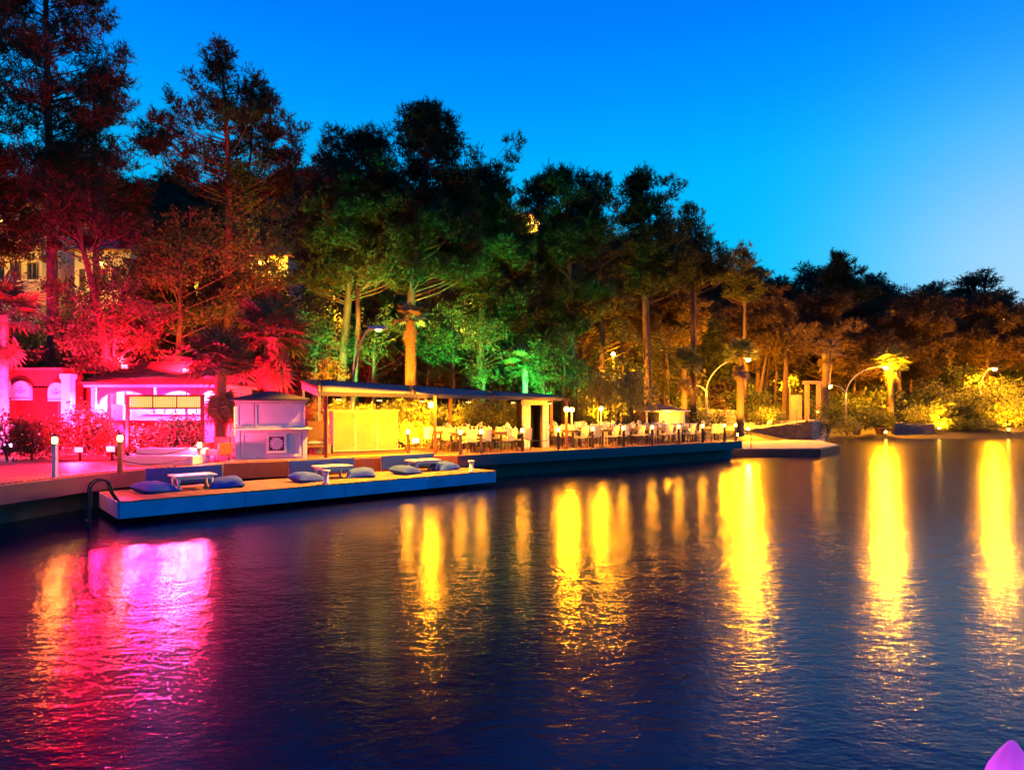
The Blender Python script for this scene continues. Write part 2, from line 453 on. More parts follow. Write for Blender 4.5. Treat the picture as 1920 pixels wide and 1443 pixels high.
for i, S in enumerate(SETS):
    u0, u1 = S['b']
    t = thing('lounge_bench', 'upright blue padded bench back on the platform, ' + ends[i], 'bench', PL(u0, 2.24), PANG, 'blue bench backs on the platform')
    L = u1-u0
    MB().cbox(L/2, 0, .30, L, .09, .46, 0, R(-6)).build('back_pad', M['blue'], t, .025)
    for x in (.05, L-.05):
        MB().box(x-.025, x+.025, .05, .09, -.03, .50).build('post', M['white'], t)
    t = thing('low_table', 'low white lounge table on the platform, ' + ends[i], 'table', PL(S['t'], S['tv']), PANG, 'low tables on the platform')
    MB().box(-.52, .52, -.36, .36, .345, .385).build('tabletop', M['white'], t, .008)
    MB().box(-.44, .44, -.28, .28, .27, .345).build('apron', M['white'], t)
    for x in (-.40, .40):
        for yy in (-.25, .25):
            MB().tube([(x, yy, 0), (x, yy, .05), (x*1.02, yy, .16), (x, yy, .27)], [.045, .05, .035, .055], 10).build('leg', M['white'], t)
    for j, (u, v) in enumerate(S['c']):
        side = 'left' if j == 0 else 'right'
        pl = pillow_mesh(.86, .80, .34, i*5+j).build('floor_cushion', M['grey_fabric'], None)
        pl.location = PL(u, v, .556); pl.rotation_euler = (R(7 if j else 5), R(-4 if j else 5), PANG + R([18, -12, 9, -25, 14, 4][i*2+j]))
        tag(pl, f'blue floor cushion {side} of the low table {ends[i]}', 'cushion', 'floor cushions on the platform')
def bollard(loc, label, h=.38, r=.07):
    b = thing('mooring_bollard', label, 'bollard', loc, 0, 'white mooring bollards on the platform')
    MB().lathe([(r*1.5, 0), (r*1.5, .02), (r, .03), (r, h-.06)], n=16).build('shaft', M['white'], b)
    MB().lathe([(r, h-.06), (r*1.55, h-.05), (r*1.6, h-.01), (r*1.3, h)], n=16).build('cap', M['white'], b)
bollard(PL(5.12, .2), 'white mooring bollard on the platform edge before the middle table')
bollard(PL(10.32, .2), 'white mooring bollard at the right end of the platform')

# bathing ladder at the left corner of the platform
lad = thing('bathing_ladder', 'chrome bathing ladder with curved handrails at the left platform corner', 'ladder', (-9.25, 14.45, 0), PANG)
for y0 in (-.02, .30):
    pts = [(-.32, y0, -1.2), (-.26, y0, -.1), (-.22, y0, .78)]
    for k in range(9):
        a = math.pi*(1 - k/8); pts.append((-.02 + .20*math.cos(a), y0, .86 + .2*math.sin(a)))
    pts += [(.22, y0, .72), (.32, y0, .55)]
    MB().tube(pts, .023, 10).build('handrail', M['black'], lad)
for z in (-.75, -.45, -.15, .15):
    x = lerp_tab(z, [(-1.2, -.32), (-.1, -.26), (.78, -.22)])
    MB().box(x-.05, x+.05, -.02, .30, z-.012, z+.012).build('rung', M['black'], lad)

# ---------------------------------------------------------------- lantern bollards and ropes
def lantern_post(loc, label, h=.72, m='darkwood', energy=26, lamp='lamp', col=AMBER):
    t = thing('lantern_post', label, 'lantern post', loc, 0, 'lantern posts with ropes along the edge')
    MB().box(-.05, .05, -.05, .05, 0, h).build('post', M[m], t, .008)
    MB().box(-.075, .075, -.075, .075, h, h+.03).build('lantern_base', M['black'], t)
    MB().lathe([(.045, 0), (.06, .03), (.06, .13), (.04, .16)], 0, 0, h+.03, 12).build('lamp_glass', M[lamp], t)
    MB().lathe([(.09, 0), (.09, .015), (.02, .06), (.012, .08)], 0, 0, h+.19, 12).build('lantern_cap', M['black'], t)
    light('lantern_light', 'POINT', (0, 0, h+.11), energy, col, .10, t)
    return t
def rope(a, b, h, sag, label):
    pts = []
    for k in range(11):
        f = k/10; p = Vector(a).lerp(Vector(b), f); p.z = a[2] + h - sag*4*f*(1-f)
        pts.append(p - Vector(a))
    o = MB().tube(pts, .016, 6).build('rope', M['rope'])
    o.location = a
    tag(o, label, 'rope', 'ropes slung between lantern posts')
ordn = ['first', 'second', 'third', 'fourth', 'fifth', 'sixth', 'seventh', 'eighth', 'ninth', 'tenth', 'eleventh', 'twelfth', 'thirteenth', 'fourteenth', 'fifteenth', 'sixteenth']
US = [.06, .98, 2.94, 4.83, 6.78, 8.72, 10.65, 12.6, 14.5, 16.35, 17.35]
for i, u in enumerate(US):
    lantern_post(T(u, .16), f'dark lantern post on the dining terrace edge, {ordn[i]} from the left end', energy=34 if i < 9 else 150)
for i in range(len(US)-1):
    for h in (.55,):
        rope(T(US[i], .16), T(US[i+1], .16), h, .16, f'dark rope slung between the {ordn[i]} and {ordn[i+1]} dining terrace posts')
p0 = gp(765, 851, 1.0)
lantern_post(p0, 'lantern post in front of the yellow counter', energy=45)
rope(p0, T(.06, .16), .55, .2, 'rope hanging right of the post before the yellow counter')
q1 = gp(112, 896, 1.0); q1.x -= .12
lantern_post(q1, 'white lantern post alone on the left quay edge', .80, 'white', 60, col=(1.0, .20, .02))
q2 = gp(225, 888, 1.0)
lantern_post(q2, 'lantern post at the quay corner behind the ladder', .80, 'redwood', 150, col=(1.0, .03, .05))
q3 = gp(374, 869, 1.0)
lantern_post(q3, 'white lantern post beside the pale steps and dark armchair', .46, 'white', 330, col=(1.0, .04, .16))
rope(q2, q3, .62, .22, 'rope slung in front of the pale steps')
rope(q2 + Vector((0, .02, 0)), q3, .34, .2, 'lower rope in front of the pale steps')

# ---------------------------------------------------------------- striped bar kiosk with rosette
ang = R(22)
K = thing('bar_kiosk', 'white panelled bar kiosk with rosette and low dark hip roof', 'kiosk', (-8.87, 20.5, 1.0), ang)
KW, KD, KH = 2.2, 2.0, 1.95
def framed(mb, x0, x1, y, z0, z1, t=.07, d=.03):
    for a in ((x0, x1, z0, z0+t), (x0, x1, z1-t, z1), (x0, x0+t, z0+t, z1-t), (x1-t, x1, z0+t, z1-t)):
        mb.box(a[0], a[1], y-d, y+.002, a[2], a[3])
MB().box(.03, KW-.03, .03, KD-.03, .0, .98).build('lower_body', M['white'], K)
MB().box(.05, KW-.05, .05, KD-.05, 1.04, KH-.07).build('shutter', M['white'], K)
MB().box(-.08, KW+.16, -.16, KD+.05, .98, 1.035).build('counter', M['white'], K, .012)
MB().box(-.02, KW+.02, -.02, KD+.02, KH-.07, KH).build('cornice', M['white'], K, .012)
for x in (0, KW-.14):
    for y in (0, KD-.14):
        MB().box(x, x+.14, y, y+.14, 0, .978).build('pilaster', M['white'], K, .01)
f1 = MB(); framed(f1, .18, KW-.18, .03, .08, .92, .08); f1.build('lower_moulding', M['white'], K, .008)
f2 = MB(); framed(f2, .06, .56, .05, 1.06, 1.86, .05); f2.build('shutter_moulding', M['white'], K, .006)
f2 = MB(); framed(f2, .60, KW-.07, .05, 1.06, 1.86, .05); f2.build('shutter_moulding', M['white'], K, .006)
f3 = MB()
for yy in ((.18, KD-.18),):
    for z0, z1 in ((.08, .92), (1.08, 1.86)):
        for a in ((yy[0], yy[1], z0, z0+.07), (yy[0], yy[1], z1-.07, z1), (yy[0], yy[0]+.07, z0, z1), (yy[1]-.07, yy[1], z0, z1)):
            f3.box(.0, .031, a[0], a[1], a[2], a[3])
f3.build('side_moulding', M['white'], K)
rs = MB(); framed(rs, .93, 1.56, .0, .22, .85, .085, .05); gr = rs.build('rosette_frame', M['white'], K, .006)
MB().box(1.0, 1.49, -.012, .028, .25, .82).build('rosette_back', M['darkwood'], gr)
ro = MB()
cx, cz = 1.245, .535
for k in range(12):
    a = k*math.pi/6; L0, L1 = .06, .215
    pts = []
    for q in range(12):
        t = q/12*2*math.pi; r = (L0+L1)/2 + (L1-L0)/2*math.cos(t); wv = .042*math.sin(t)
        x = r*math.cos(a) - wv*math.sin(a); z = r*math.sin(a) + wv*math.cos(a)
        pts.append((cx + x, cz + z))
    m = len(pts)
    ro.add([(x, -.030, z) for x, z in pts] + [(x, -.012, z) for x, z in pts], [tuple(range(m))] + [(i, (i+1) % m, m+(i+1) % m, m+i) for i in range(m)])
ro.add([(cx + .06*math.cos(q*math.pi/6), -.034, cz + .06*math.sin(q*math.pi/6)) for q in range(12)], [tuple(range(12))])
ro.build('rosette', M['white'], gr)
e = .16
rb = MB().add([(-e, -e, KH), (KW+e, -e, KH), (KW+e, KD+e, KH), (-e, KD+e, KH), (-e, -e, KH+.05), (KW+e, -e, KH+.05), (KW+e, KD+e, KH+.05), (-e, KD+e, KH+.05), (KW/2-.12, KD/2, KH+.33), (KW/2+.12, KD/2, KH+.33)],
    [(3,2,1,0),(0,1,5,4),(1,2,6,5),(2,3,7,6),(3,0,4,7),(4,5,9,8),(6,7,8,9),(5,6,9),(7,4,8)])
rb.build('roof', M['roofdark'], K)

# yellow three panel counter
pL, pR = Vector((-6.82, 24.3, 1.0)), Vector((-4.53, 25.56, 1.0))
ang = math.atan2(pR.y-pL.y, pR.x-pL.x); Wc = (pR-pL).length
c = thing('folding_counter', 'pale yellow three panel counter in front of the oleander hedge', 'counter', pL, ang)
MB().box(.02, Wc-.02, .02, .55, .03, 1.60).build('carcass', M['panel'], c)
MB().box(-.35, Wc+.04, -.03, .60, 1.60, 1.645).build('countertop', M['panel'], c, .01)
for i in range(3):
    x0 = i*Wc/3 + (.03 if i == 0 else 0); x1 = (i+1)*Wc/3 - (.03 if i == 2 else 0)
    f = MB(); framed(f, x0, x1, .022, .05, 1.58, .045, .03); f.build('panel_frame', M['panel'], c, .006)
    xm = (x0+x1)/2
    MB().add([(x0+.05, .014, .10), (x1-.05, .014, .10), (x1-.05, .014, 1.53), (x0+.05, .014, 1.53), (xm, .018, .8), (x0+.05, .008, .8), (x1-.05, .008, .85)], [(0,1,4),(1,6,4),(6,2,4),(2,3,4),(3,5,4),(5,0,4)]).build('panel_infill', M['infill'], c)
    for z in (.25, 1.35): MB().box(x1-.055, x1-.035, -.02, -.008, z, z+.09).build('hinge', M['black'], c)
MB().box(.0, Wc, -.02, .55, 0, .03).build('plinth', M['darkwood'], c)

# wicker armchair, bedside coffee table between kiosk and counter
t = thing('wicker_armchair', 'high backed wicker armchair with white cushion beside the kiosk', 'armchair', P(592, 838, 23.8) * 1, R(10))
t.location.z = 1.0
MB().box(-.34, .34, .25, .33, .35, 1.22).build('backrest', M['wicker'], t, .03)
MB().box(-.34, .34, -.35, .25, .25, .36).build('seat', M['wicker'], t, .02)
pillow_mesh(.6, .6, .16, 3).build('seat_cushion', M['white'], t, loc=(0, -.05, .37))
for x in (-.38, .33): MB().box(x, x+.06, -.35, .3, .25, .62).build('armrest', M['wicker'], t, .02)
for x in (-.3, .3):
    for y in (-.3, .28): MB().box(x-.03, x+.03, y-.03, y+.03, 0, .26).build('leg', M['darkwood'], t)
t = thing('coffee_table', 'small pale cube coffee table by the wicker armchair', 'table', gp(606, 849, 1.0), R(8))
MB().box(-.30, .30, -.25, .25, .30, .34).build('tabletop', M['panel'], t, .006)
MB().box(-.27, .27, -.22, .22, .0, .298).build('base', M['panel'], t, .006)
t = thing('menu_board', 'slim upright board with a glowing face left of the bar kiosk', 'board', gp(420, 862, 1.0) + Vector((0, 1.0, 0)), R(5))
MB().box(-.10, .12, -.02, .02, .75, 1.75).build('board_face', M['glowface'], t, .006)  # face glows in place of lamplight falling on the board
MB().box(-.02, .03, .0, .04, 0, .75).build('post', M['black'], t)
MB().box(-.12, .14, -.12, .12, 0, .03).build('foot', M['black'], t)
t = thing('dark_armchair', 'square dark armchair on thin legs beside the kiosk', 'armchair', gp(402, 866, 1.0) + Vector((0, .1, 0)), R(165))
MB().box(-.30, .30, -.28, .28, .22, .42).build('seat', M['redwood'], t, .03)
MB().box(-.32, .32, -.34, -.26, .22, .78).build('backrest', M['redwood'], t, .03)
for x in (-.36, .30): MB().box(x, x+.06, -.30, .28, .22, .60).build('armrest', M['redwood'], t, .02)
for x in (-.28, .28):
    for y in (-.26, .25): MB().tube([(x, y, 0), (x*.95, y, .23)], .018, 6).build('leg', M['black'], t)

# pale steps in front of the gate frame
t = thing('planter_steps', 'pale stepped planter block at the quay edge before the gate frame', 'steps', (-10.45, 18.95, 1.0), R(2))
MB().box(-.98, .98, 0, .55, 0, .27).build('lower_step', M['pinkwall'], t, .015)
MB().box(-.96, .96, .55, 1.2, 0, .46).build('upper_step', M['pinkwall'], t, .015)

# ---------------------------------------------------------------- gate frame with three lattice panels
G = thing('gate_frame', 'red timber gate frame with three yellow lattice panels on top', 'gate frame', (-12.85, 21.4, 1.0), 0)
W = 2.5
for x in (0, W): MB().box(x-.05, x+.05, -.05, .05, 0, 2.12).build('post', M['redwood'], G, .008)
MB().box(-.08, W+.08, -.045, .045, 2.08, 2.15).build('top_beam', M['redwood'], G)
MB().box(.05, W-.05, -.04, .04, 1.66, 1.72).build('lower_beam', M['redwood'], G)
for i in range(3):
    x0 = .06 + i*(W-.1)/3; x1 = x0 + (W-.1)/3 - .03
    lt = MB(); 
    nx = 12
    for k in range(nx+1):
        x = x0 + (x1-x0)*k/nx; lt.box(x-.008, x+.008, -.012, .012, 1.72, 2.08)
    for k in range(6):
        z = 1.72 + .36*(k+.5)/6; lt.box(x0, x1, -.016, -.003, z-.008, z+.008)
    pn = lt.build('lattice_panel', M['panel'], G)
    MB().box(x0, x1, .014, .024, 1.72, 2.08).build('glow_back', M['glowface'], pn)  # glowing sheet added for the yellow light on the lattice
    if i: MB().box(x0-.03, x0-.002, -.03, .03, 1.72, 2.08).build('mullion', M['redwood'], G)

# ---------------------------------------------------------------- lit bar building
B = thing('bar_building', 'brightly lit bar building with white arches and red tiled roof', 'bar', (-16.95, 26.0, 1.0), 0)
W, D, H = 5.1, 4.0, 2.55
MB().box(0, W, 2.6, 2.75, 0, H).build('back_wall', M['pinkwall'], B)
MB().box(-.15, 0, 0, 2.75, 0, H).build('side_wall', M['pinkwall'], B)
MB().box(W, W+.15, 0, 2.75, 0, H).build('side_wall', M['pinkwall'], B)
MB().box(-.3, W+.3, -.25, 3.0, H, H+.10).build('ceiling_slab', M['pinkwall'], B)
for x in (-.02, .78, 4.45):
    wd = .16 if x < 0 else .46
    MB().box(x, x+wd, -.18, .18, 0, 1.85).build('column', M['pinkwall'], B, .01)
arch_w = [(.14, 2.35), (2.55, 4.2), (4.25, 5.1)]
for x0, x1 in arch_w:
    ar = MB(); cxx = (x0+x1)/2; rx = (x1-x0)/2; nseg = 14
    vs = []
    for q in range(nseg+1):
        t = math.pi*q/nseg; x = cxx - rx*math.cos(t); z = 1.85 + .55*math.sin(t)
        for y in (-.08, .08): vs += [(x, y, z), (x, y, H)]
    fs = []
    for q in range(nseg):
        a = q*4; b = a+4
        fs += [(a, b, b+1, a+1), (a+2, a+3, b+3, b+2), (a, a+2, b+2, b)]
    ar.add(vs, fs); ar.build('arch', M['redwood'], B)
MB().box(-.1, W+.1, -.30, .12, 1.16, 1.22).build('bar_counter', M['darkwood'], B, .01)
MB().box(.0, W, -.1, .05, 0, 1.16).build('bar_front', M['redwood'], B)
for z in (1.45, 1.85):
    MB().box(.5, W-.4, 2.35, 2.6, z, z+.03).build('shelf', M['white'], B)
bt = MB().lathe([(.035, 0), (.035, .16), (.013, .22), (.013, .28)], n=8).mesh('bottle'); bt.materials.append(M['glass'])
for i in range(16):
    o = tag(link('bottle', bt, None), f'small bottle on the {"lower" if i % 2 else "upper"} bar shelf, {ordn[i//2]} from the left', 'bottle', 'bottles on the back shelf')
    o.location = (-16.95 + .8 + i*.235, 26 + 2.46, 1.0 + (1.48 if i % 2 else 1.88))
rf = MB(); z0 = H+.10; ex0, ex1, ey0, ey1 = -.5, W+.5, -.6, 3.6; rz_ = z0+1.05
rf.add([(ex0, ey0, z0), (ex1, ey0, z0), (ex1, ey1, z0), (ex0, ey1, z0), (ex0+1.6, 1.5, rz_), (ex1-1.6, 1.5, rz_)],
       [(3,2,1,0), (0,1,5,4), (2,3,4,5), (1,2,5), (3,0,4)])
roof = rf.build('roof', M['tile'], B)
tl = MB()
for i in range(12):
    f = (i+.5)/12
    xa, xb = ex0 + 1.6*f, ex1 - 1.6*f; y = ey0 + (1.5-ey0)*f; z = z0 + 1.05*f
    tl.tube([(xa, y, z+.02), (xb, y, z+.02)], .045, 6)
tl.build('tile_courses', M['tile'], roof)
for i, (x, y) in enumerate([(1.2, .35), (3.35, .35), (4.7, .35), (2.2, 1.5), (3.9, 1.6)]):
    b = MB().lathe([(.09, 0), (.09, -.05), (.05, -.09)], x, y, H, 12).build('ceiling_lamp', M['pinklamp'], B)
    light('bar_light', 'POINT', (x, y, H-.16), 250, (1.0, .10, .60), .1, B)
light('bar_light', 'POINT', (2.6, -.9, 1.95), 620, (1.0, .003, .10), .15, B)  # bare red lights added before the bar to redden front and reflection
light('bar_light', 'POINT', (.6, -.9, 1.95), 620, (1.0, .003, .04), .15, B)
light('bar_light', 'POINT', (4.6, -.9, 1.95), 520, (1.0, .003, .04), .15, B)

# left pavilion with arched canvas signs
V = thing('arched_pavilion', 'red fronted pavilion with arched canvas signs at the left edge', 'pavilion', (-22.5, 26.2, 1.0), 0)
MB().box(0, 4.1, 0, .18, 2.62, 3.25).build('beam', M['redwood'], V)
MB().box(-.2, 4.3, -.3, 2.5, 3.25, 3.34).build('roof', M['tile'], V)
MB().box(0, 4.1, 2.2, 2.35, 0, 2.62).build('back_wall', M['redwood'], V)
for x in (.05, 1.95, 3.9): MB().box(x, x+.14, .0, .16, 0, 2.62).build('post', M['redwood'], V)
def arch_sign(px0, px1, py0, py1, Y, label):
    x0, x1 = XA(px0, Y), XA(px1, Y); z1, z0 = ZA(py0, Y), ZA(py1, Y)
    wd, hh = x1-x0, z1-z0
    s = thing('canvas_sign', label, 'sign', ((x0+x1)/2, Y, z0), 0, 'arched canvas signs')
    poly = [(-wd/2, 0), (wd/2, 0), (wd/2, hh*.55)]
    for q in range(1, 12):
        a = math.pi*q/12; poly.append((wd/2*math.cos(a), hh*.55 + hh*.45*math.sin(a)))
    poly.append((-wd/2, hh*.55))
    m = len(poly)
    MB().add([(x, 0, z) for x, z in poly] + [(x, .16, z) for x, z in poly], [tuple(range(m)), tuple(range(2*m-1, m-1, -1))] + [(i, m+i, m+(i+1) % m, (i+1) % m) for i in range(m)]).build('canvas', M['white'], s, .01)
    e = MB()
    e.add([(0, -.006, hh*.72), (-.05, -.006, hh*.60), (.05, -.006, hh*.60)], [(0, 1, 2)])
    for k, ww in ((0, .62), (1, .45), (2, .3)): e.box(-wd*ww/2, wd*ww/2, -.008, -.003, hh*(.50-.065*k), hh*(.53-.065*k))
    e.build('emblem', M['redwood'], s)
    MB().box(-wd/2, wd/2, -.012, -.003, hh*.10, hh*.14).build('stripe', M['redwood'], s)
    return s
arch_sign(21, 56, 714, 750, 25.8, 'wide arched pale canvas sign with small emblem')
arch_sign(89, 121, 717, 752, 25.6, 'narrower arched pale canvas sign left of the white pillar')
arch_sign(8, 16, 713, 745, 25.5, 'very thin arched canvas sign at the left edge')
s = thing('white_pillar', 'tall white lit pillar between the canvas signs and the bar', 'pillar', (XA(128, 25.2), 25.2, 1.0), 0)
MB().box(-.17, .17, -.17, .17, 0, 2.85).build('shaft', M['white'], s, .015)
MB().box(-.21, .21, -.21, .21, 2.85, 3.05).build('cap', M['white'], s, .01)
MB().box(-.22, .22, -.22, .22, 0, .25).build('plinth', M['white'], s, .01)
s = thing('white_screen', 'white painted screen wall behind the shrubs left of the bar', 'screen', (XA(117, 25.5), 25.6, 1.0), 0)
MB().box(0, .75, 0, .1, 0, 1.55).build('panel', M['white'], s, .01)
MB().box(-.03, .78, -.04, .14, 1.55, 1.62).build('coping', M['white'], s)

# ---------------------------------------------------------------- pergola with sagging canvas roof
pg = thing('pergola', 'long low pergola with dark frame and bluish canvas roof panels', 'pergola', (-2.9, 24, 1.0), 0)
def L(p): return p - pg.location
FLp, FRp = P(598, 737, 21.2), P(1056, 747.5, 27.4)
BLp, BRp = P(598, 714, 24.3), P(1042, 742.5, 30.2)
for f0, f1, nm in ((FLp, FRp, 'front_beam'), (BLp, BRp, 'rear_beam')):
    a, b = L(f0), L(f1)
    MB().slab([a + Vector((0, -.06, .06)), b + Vector((0, -.06, .06)), b + Vector((0, .06, .06)), a + Vector((0, .06, .06))], .14).build(nm, M['roofdark'], pg)
for f in (0, .33, .66, 1.0):
    a = L(FLp.lerp(FRp, f)); b = L(BLp.lerp(BRp, f))
    MB().tube([a + Vector((0, 0, .02)), b + Vector((0, 0, .02))], .05, 6).build('rafter', M['roofdark'], pg)
for i in range(3):
    f0, f1 = (i+.03)/3, (i+.97)/3
    nx, ny = 8, 6; vs = []; fs = []
    for j in range(ny+1):
        for k in range(nx+1):
            fu = f0 + (f1-f0)*k/nx; fv = .02 + .96*j/ny
            p = FLp.lerp(FRp, fu).lerp(BLp.lerp(BRp, fu), fv)
            p.z += .05 - .26*math.sin(math.pi*j/ny)*(.35 + .65*math.sin(math.pi*k/nx)) * .5
            vs.append(L(p))
    fs = [(j*(nx+1)+k, j*(nx+1)+k+1, (j+1)*(nx+1)+k+1, (j+1)*(nx+1)+k) for j in range(ny) for k in range(nx)]
    o = MB().add(vs, fs, True).build('canvas_panel', M['canvas'], pg)
    sd = o.modifiers.new('thick', 'SOLIDIFY'); sd.thickness = .012
def post_to(pb, ztop, nm='post', wd=.055):
    a = L(Vector(pb)); MB().box(a.x-wd, a.x+wd, a.y-wd, a.y+wd, 0, ztop-1.0).build(nm, M['redwood'], pg, .006)
pa = gp(816, 851, 1.0); post_to(pa, 3.16)
pb_ = gp(1062, 841.5, 1.0); post_to(pb_, 3.10)
post_to((BLp.x+.2, BLp.y, 1), BLp.z); post_to((BRp.x-.2, BRp.y, 1), BRp.z)
post_to((FLp.x+.15, FLp.y+.3, 1), FLp.z)
m_ = BLp.lerp(BRp, .5); post_to((m_.x, m_.y, 1), m_.z)
for i, f in enumerate((.06, .20, .36, .55, .75, .93)):  # downlights added behind the beam to light counter, hedge and floor
    a = L(FLp.lerp(FRp, f)); dl = MB().box(a.x-.09, a.x+.09, a.y+.06, a.y+.24, a.z-.20, a.z-.09).build('added_downlight', M['black'], pg)
    MB().box(a.x-.07, a.x+.07, a.y+.09, a.y+.21, a.z-.215, a.z-.201).build('lens', M['lamp'], dl)
    light('added_downlight_lamp', 'SPOT', (a.x, a.y+.16, a.z-.26), (90, 190, 170, 150, 130, 0.5)[i], AMBER, .08, pg, (a + pg.location) + Vector((-.9, 2.0, -1.9)), 125, .5)
# slanted end piece at the left of the pergola roof
t = thing('awning_wing', 'small slanted pink edged awning at the left end of the pergola', 'awning', (-8.3, 25.0, 1.0), 0)
a, b = P(563, 713, 25) - t.location, P(601, 727, 24.2) - t.location
MB().slab([a, b, b + Vector((.1, 1.4, .1)), a + Vector((.1, 1.4, .1))], .07).build('roof', M['tile'], t)
MB().slab([a + Vector((.05, .03, -.08)), b + Vector((-.05, .03, -.08)), b + Vector((-.05, .07, -.08)), a + Vector((.05, .07, -.08))], .26).build('valance', M['panel'], t)
MB().box(a.x+.04, a.x+.12, a.y+.1, a.y+.18, 0, a.z-.05).build('post', M['white'], t)
MB().box(b.x-.12, b.x-.04, b.y+.1, b.y+.18, 0, b.z-.05).build('post', M['white'], t)

def wall_lantern(loc, label, energy, parent_loc=None, col=AMBER, r=.14):
    t = thing('hanging_lantern', label, 'lantern', loc, 0, 'bright lanterns on the pergola posts')
    MB().lathe([(.05, 0), (.085, .03), (.085, .18), (.05, .21)], n=12).build('lamp_glass', M['lamp'], t)
    MB().lathe([(.11, .21), (.11, .23), (.03, .30)], n=12).build('cap', M['black'], t)
    MB().box(-.012, .012, 0, .12, .26, .29).build('bracket', M['black'], t)
    light('lantern_light', 'POINT', (0, -.02, .1), energy, col, r, t)
wall_lantern((pa.x-.13, pa.y-.18, ZA(764, pa.y)), 'bright lantern on the left pergola post', 260)
wall_lantern((pb_.x-.02, pb_.y-.19, ZA(772, pb_.y)), 'bright lantern on the right pergola post', 260)
def pole_lantern(px, py, Y, label, energy):
    z = ZA(py, Y); t = thing('pole_lantern', label, 'lantern', (XA(px, Y), Y, 1.0), 0, 'globe lanterns on thin poles')
    h = z-1.0
    MB().tube([(0, 0, 0), (0, 0, h-.1)], .028, 8).build('pole', M['white'], t)
    MB().lathe([(.1, 0), (.1, .03), (.04, .05)], n=12).build('foot', M['black'], t)
    MB().lathe([(.03, -.10), (.10, -.05), (.12, 0), (.10, .06), (.03, .10)], 0, 0, h, 14).build('globe', M['lamp'], t)
    light('lantern_light', 'POINT', (0, 0, h), energy, AMBER, .18, t)
pole_lantern(1072, 768, 29.0, 'glowing globe lantern just right of the pergola', 260)
pole_lantern(1127, 766, 31.5, 'glowing globe lantern on a pale pole by the dark shrubs', 220)

# portal with pale columns
pt = thing('portal', 'pale columned doorway with dark opening on the dining terrace', 'doorway', (.52, 27.3, 1.0), R(25))
for x0, x1, nm in ((0, .13, 'column'), (.15, .30, 'column'), (.90, 1.06, 'column'), (1.08, 1.20, 'column')):
    for kz in range(5):
        MB().box(x0, x1, 0, .22, kz*.37+.004, (kz+1)*.37-.008).build('column_block', M['pinkwall'], pt, .006)
MB().box(-.02, 1.22, -.01, .23, 1.85, 2.08).build('lintel', M['pinkwall'], pt, .008)
MB().box(.28, .92, 1.25, 1.28, 0, 1.9).build('inner_wall', M['black'], pt)  # inner box coloured black for the shade in the doorway
for xa in (.24, .92): MB().box(xa, xa+.04, .22, 1.28, 0, 1.9).build('side_wall', M['black'], pt)
MB().box(.24, .96, .22, 1.28, 1.86, 1.9).build('ceiling', M['black'], pt)
MB().box(.62, .86, .8, .84, 0, 1.7).build('door', M['darkwood'], pt)
MB().box(.30, .32, .10, .14, 0, 1.85).build('door_frame', M['redwood'], pt); MB().box(.88, .90, .10, .14, 0, 1.85).build('door_frame', M['redwood'], pt)

# ---------------------------------------------------------------- dining tables and chairs
def make_chair():
    t = thing('dining_chair', '', 'chair', (0, 0, 0), 0, 'dining chairs on the terrace')
    MB().box(-.22, .22, -.22, .22, .42, .48).build('seat', M['cream'], t, .012)
    MB().cbox(0, -.225, .68, .44, .05, .46, 0, R(8)).build('backrest', M['cream'], t, .015)
    lm = MB().tube([(0, 0, 0), (0, 0, .42)], [.014, .02], 6).mesh('leg'); lm.materials.append(M['darkwood'])
    for x in (-.19, .19):
        for y in (-.19, .19):
            o = link('leg', lm, None, t); o.location = (x, y, 0)
    return t
def make_table():
    t = thing('dining_table', '', 'table', (0, 0, 0), 0, 'dining tables on the terrace')
    MB().box(-.62, .62, -.42, .42, .72, .755).build('tabletop', M['tabletop'], t, .008)
    MB().box(-.54, .54, -.34, .34, .64, .72).build('apron', M['tabletop'], t)
    lm = MB().box(-.035, .035, -.035, .035, 0, .64).mesh('leg'); lm.materials.append(M['darkwood'])
    for x in (-.53, .53):
        for y in (-.33, .33):
            o = link('leg', lm, None, t); o.location = (x, y, 0)
    return t
def make_vase():
    t = thing('flower_vase', '', 'vase', (0, 0, 0), 0, 'flower vases on the dining tables')
    MB().lathe([(.04, 0), (.055, .06), (.03, .13), (.04, .16)], n=10).build('vase', M['clear'], t)
    b = MB(); r = random.Random(3)
    for k in range(26):
        c_ = Vector((r.gauss(0, .07), r.gauss(0, .07), .22 + r.gauss(0, .05)))
        d = Vector((r.gauss(0, 1), r.gauss(0, 1), r.gauss(0, 1))).normalized()*.045; e_ = d.orthogonal()
        b.add([c_-d, c_-e_, c_+d, c_+e_], [(0, 1, 2, 3)])
    b.build('blossom', M['petal'], t)
    return t
glass_me = MB().lathe([(.03, 0), (.005, .01), (.005, .08), (.035, .12), (.03, .19)], n=8).mesh('wine_glass'); glass_me.materials.append(M['clear'])
chair0 = make_chair(); table0 = make_table(); vase0 = make_vase(); used = {'c': 0, 't': 0, 'v': 0}
def put(root, key, loc, rz, label, group):
    if used[key] == 0:
        root.location = loc; root.rotation_euler = (0, 0, rz); root['label'] = label; root['group'] = group
    else: dup(root, loc, rz, label, group)
    used[key] += 1
rows = [('front', 1.35, [1.15, 3.05, 6.95, 8.85, 10.75, 12.65, 14.55, 16.3]), ('back', 3.55, [1.6, 3.3, 7.6, 9.6, 11.6, 13.6, 15.6])]
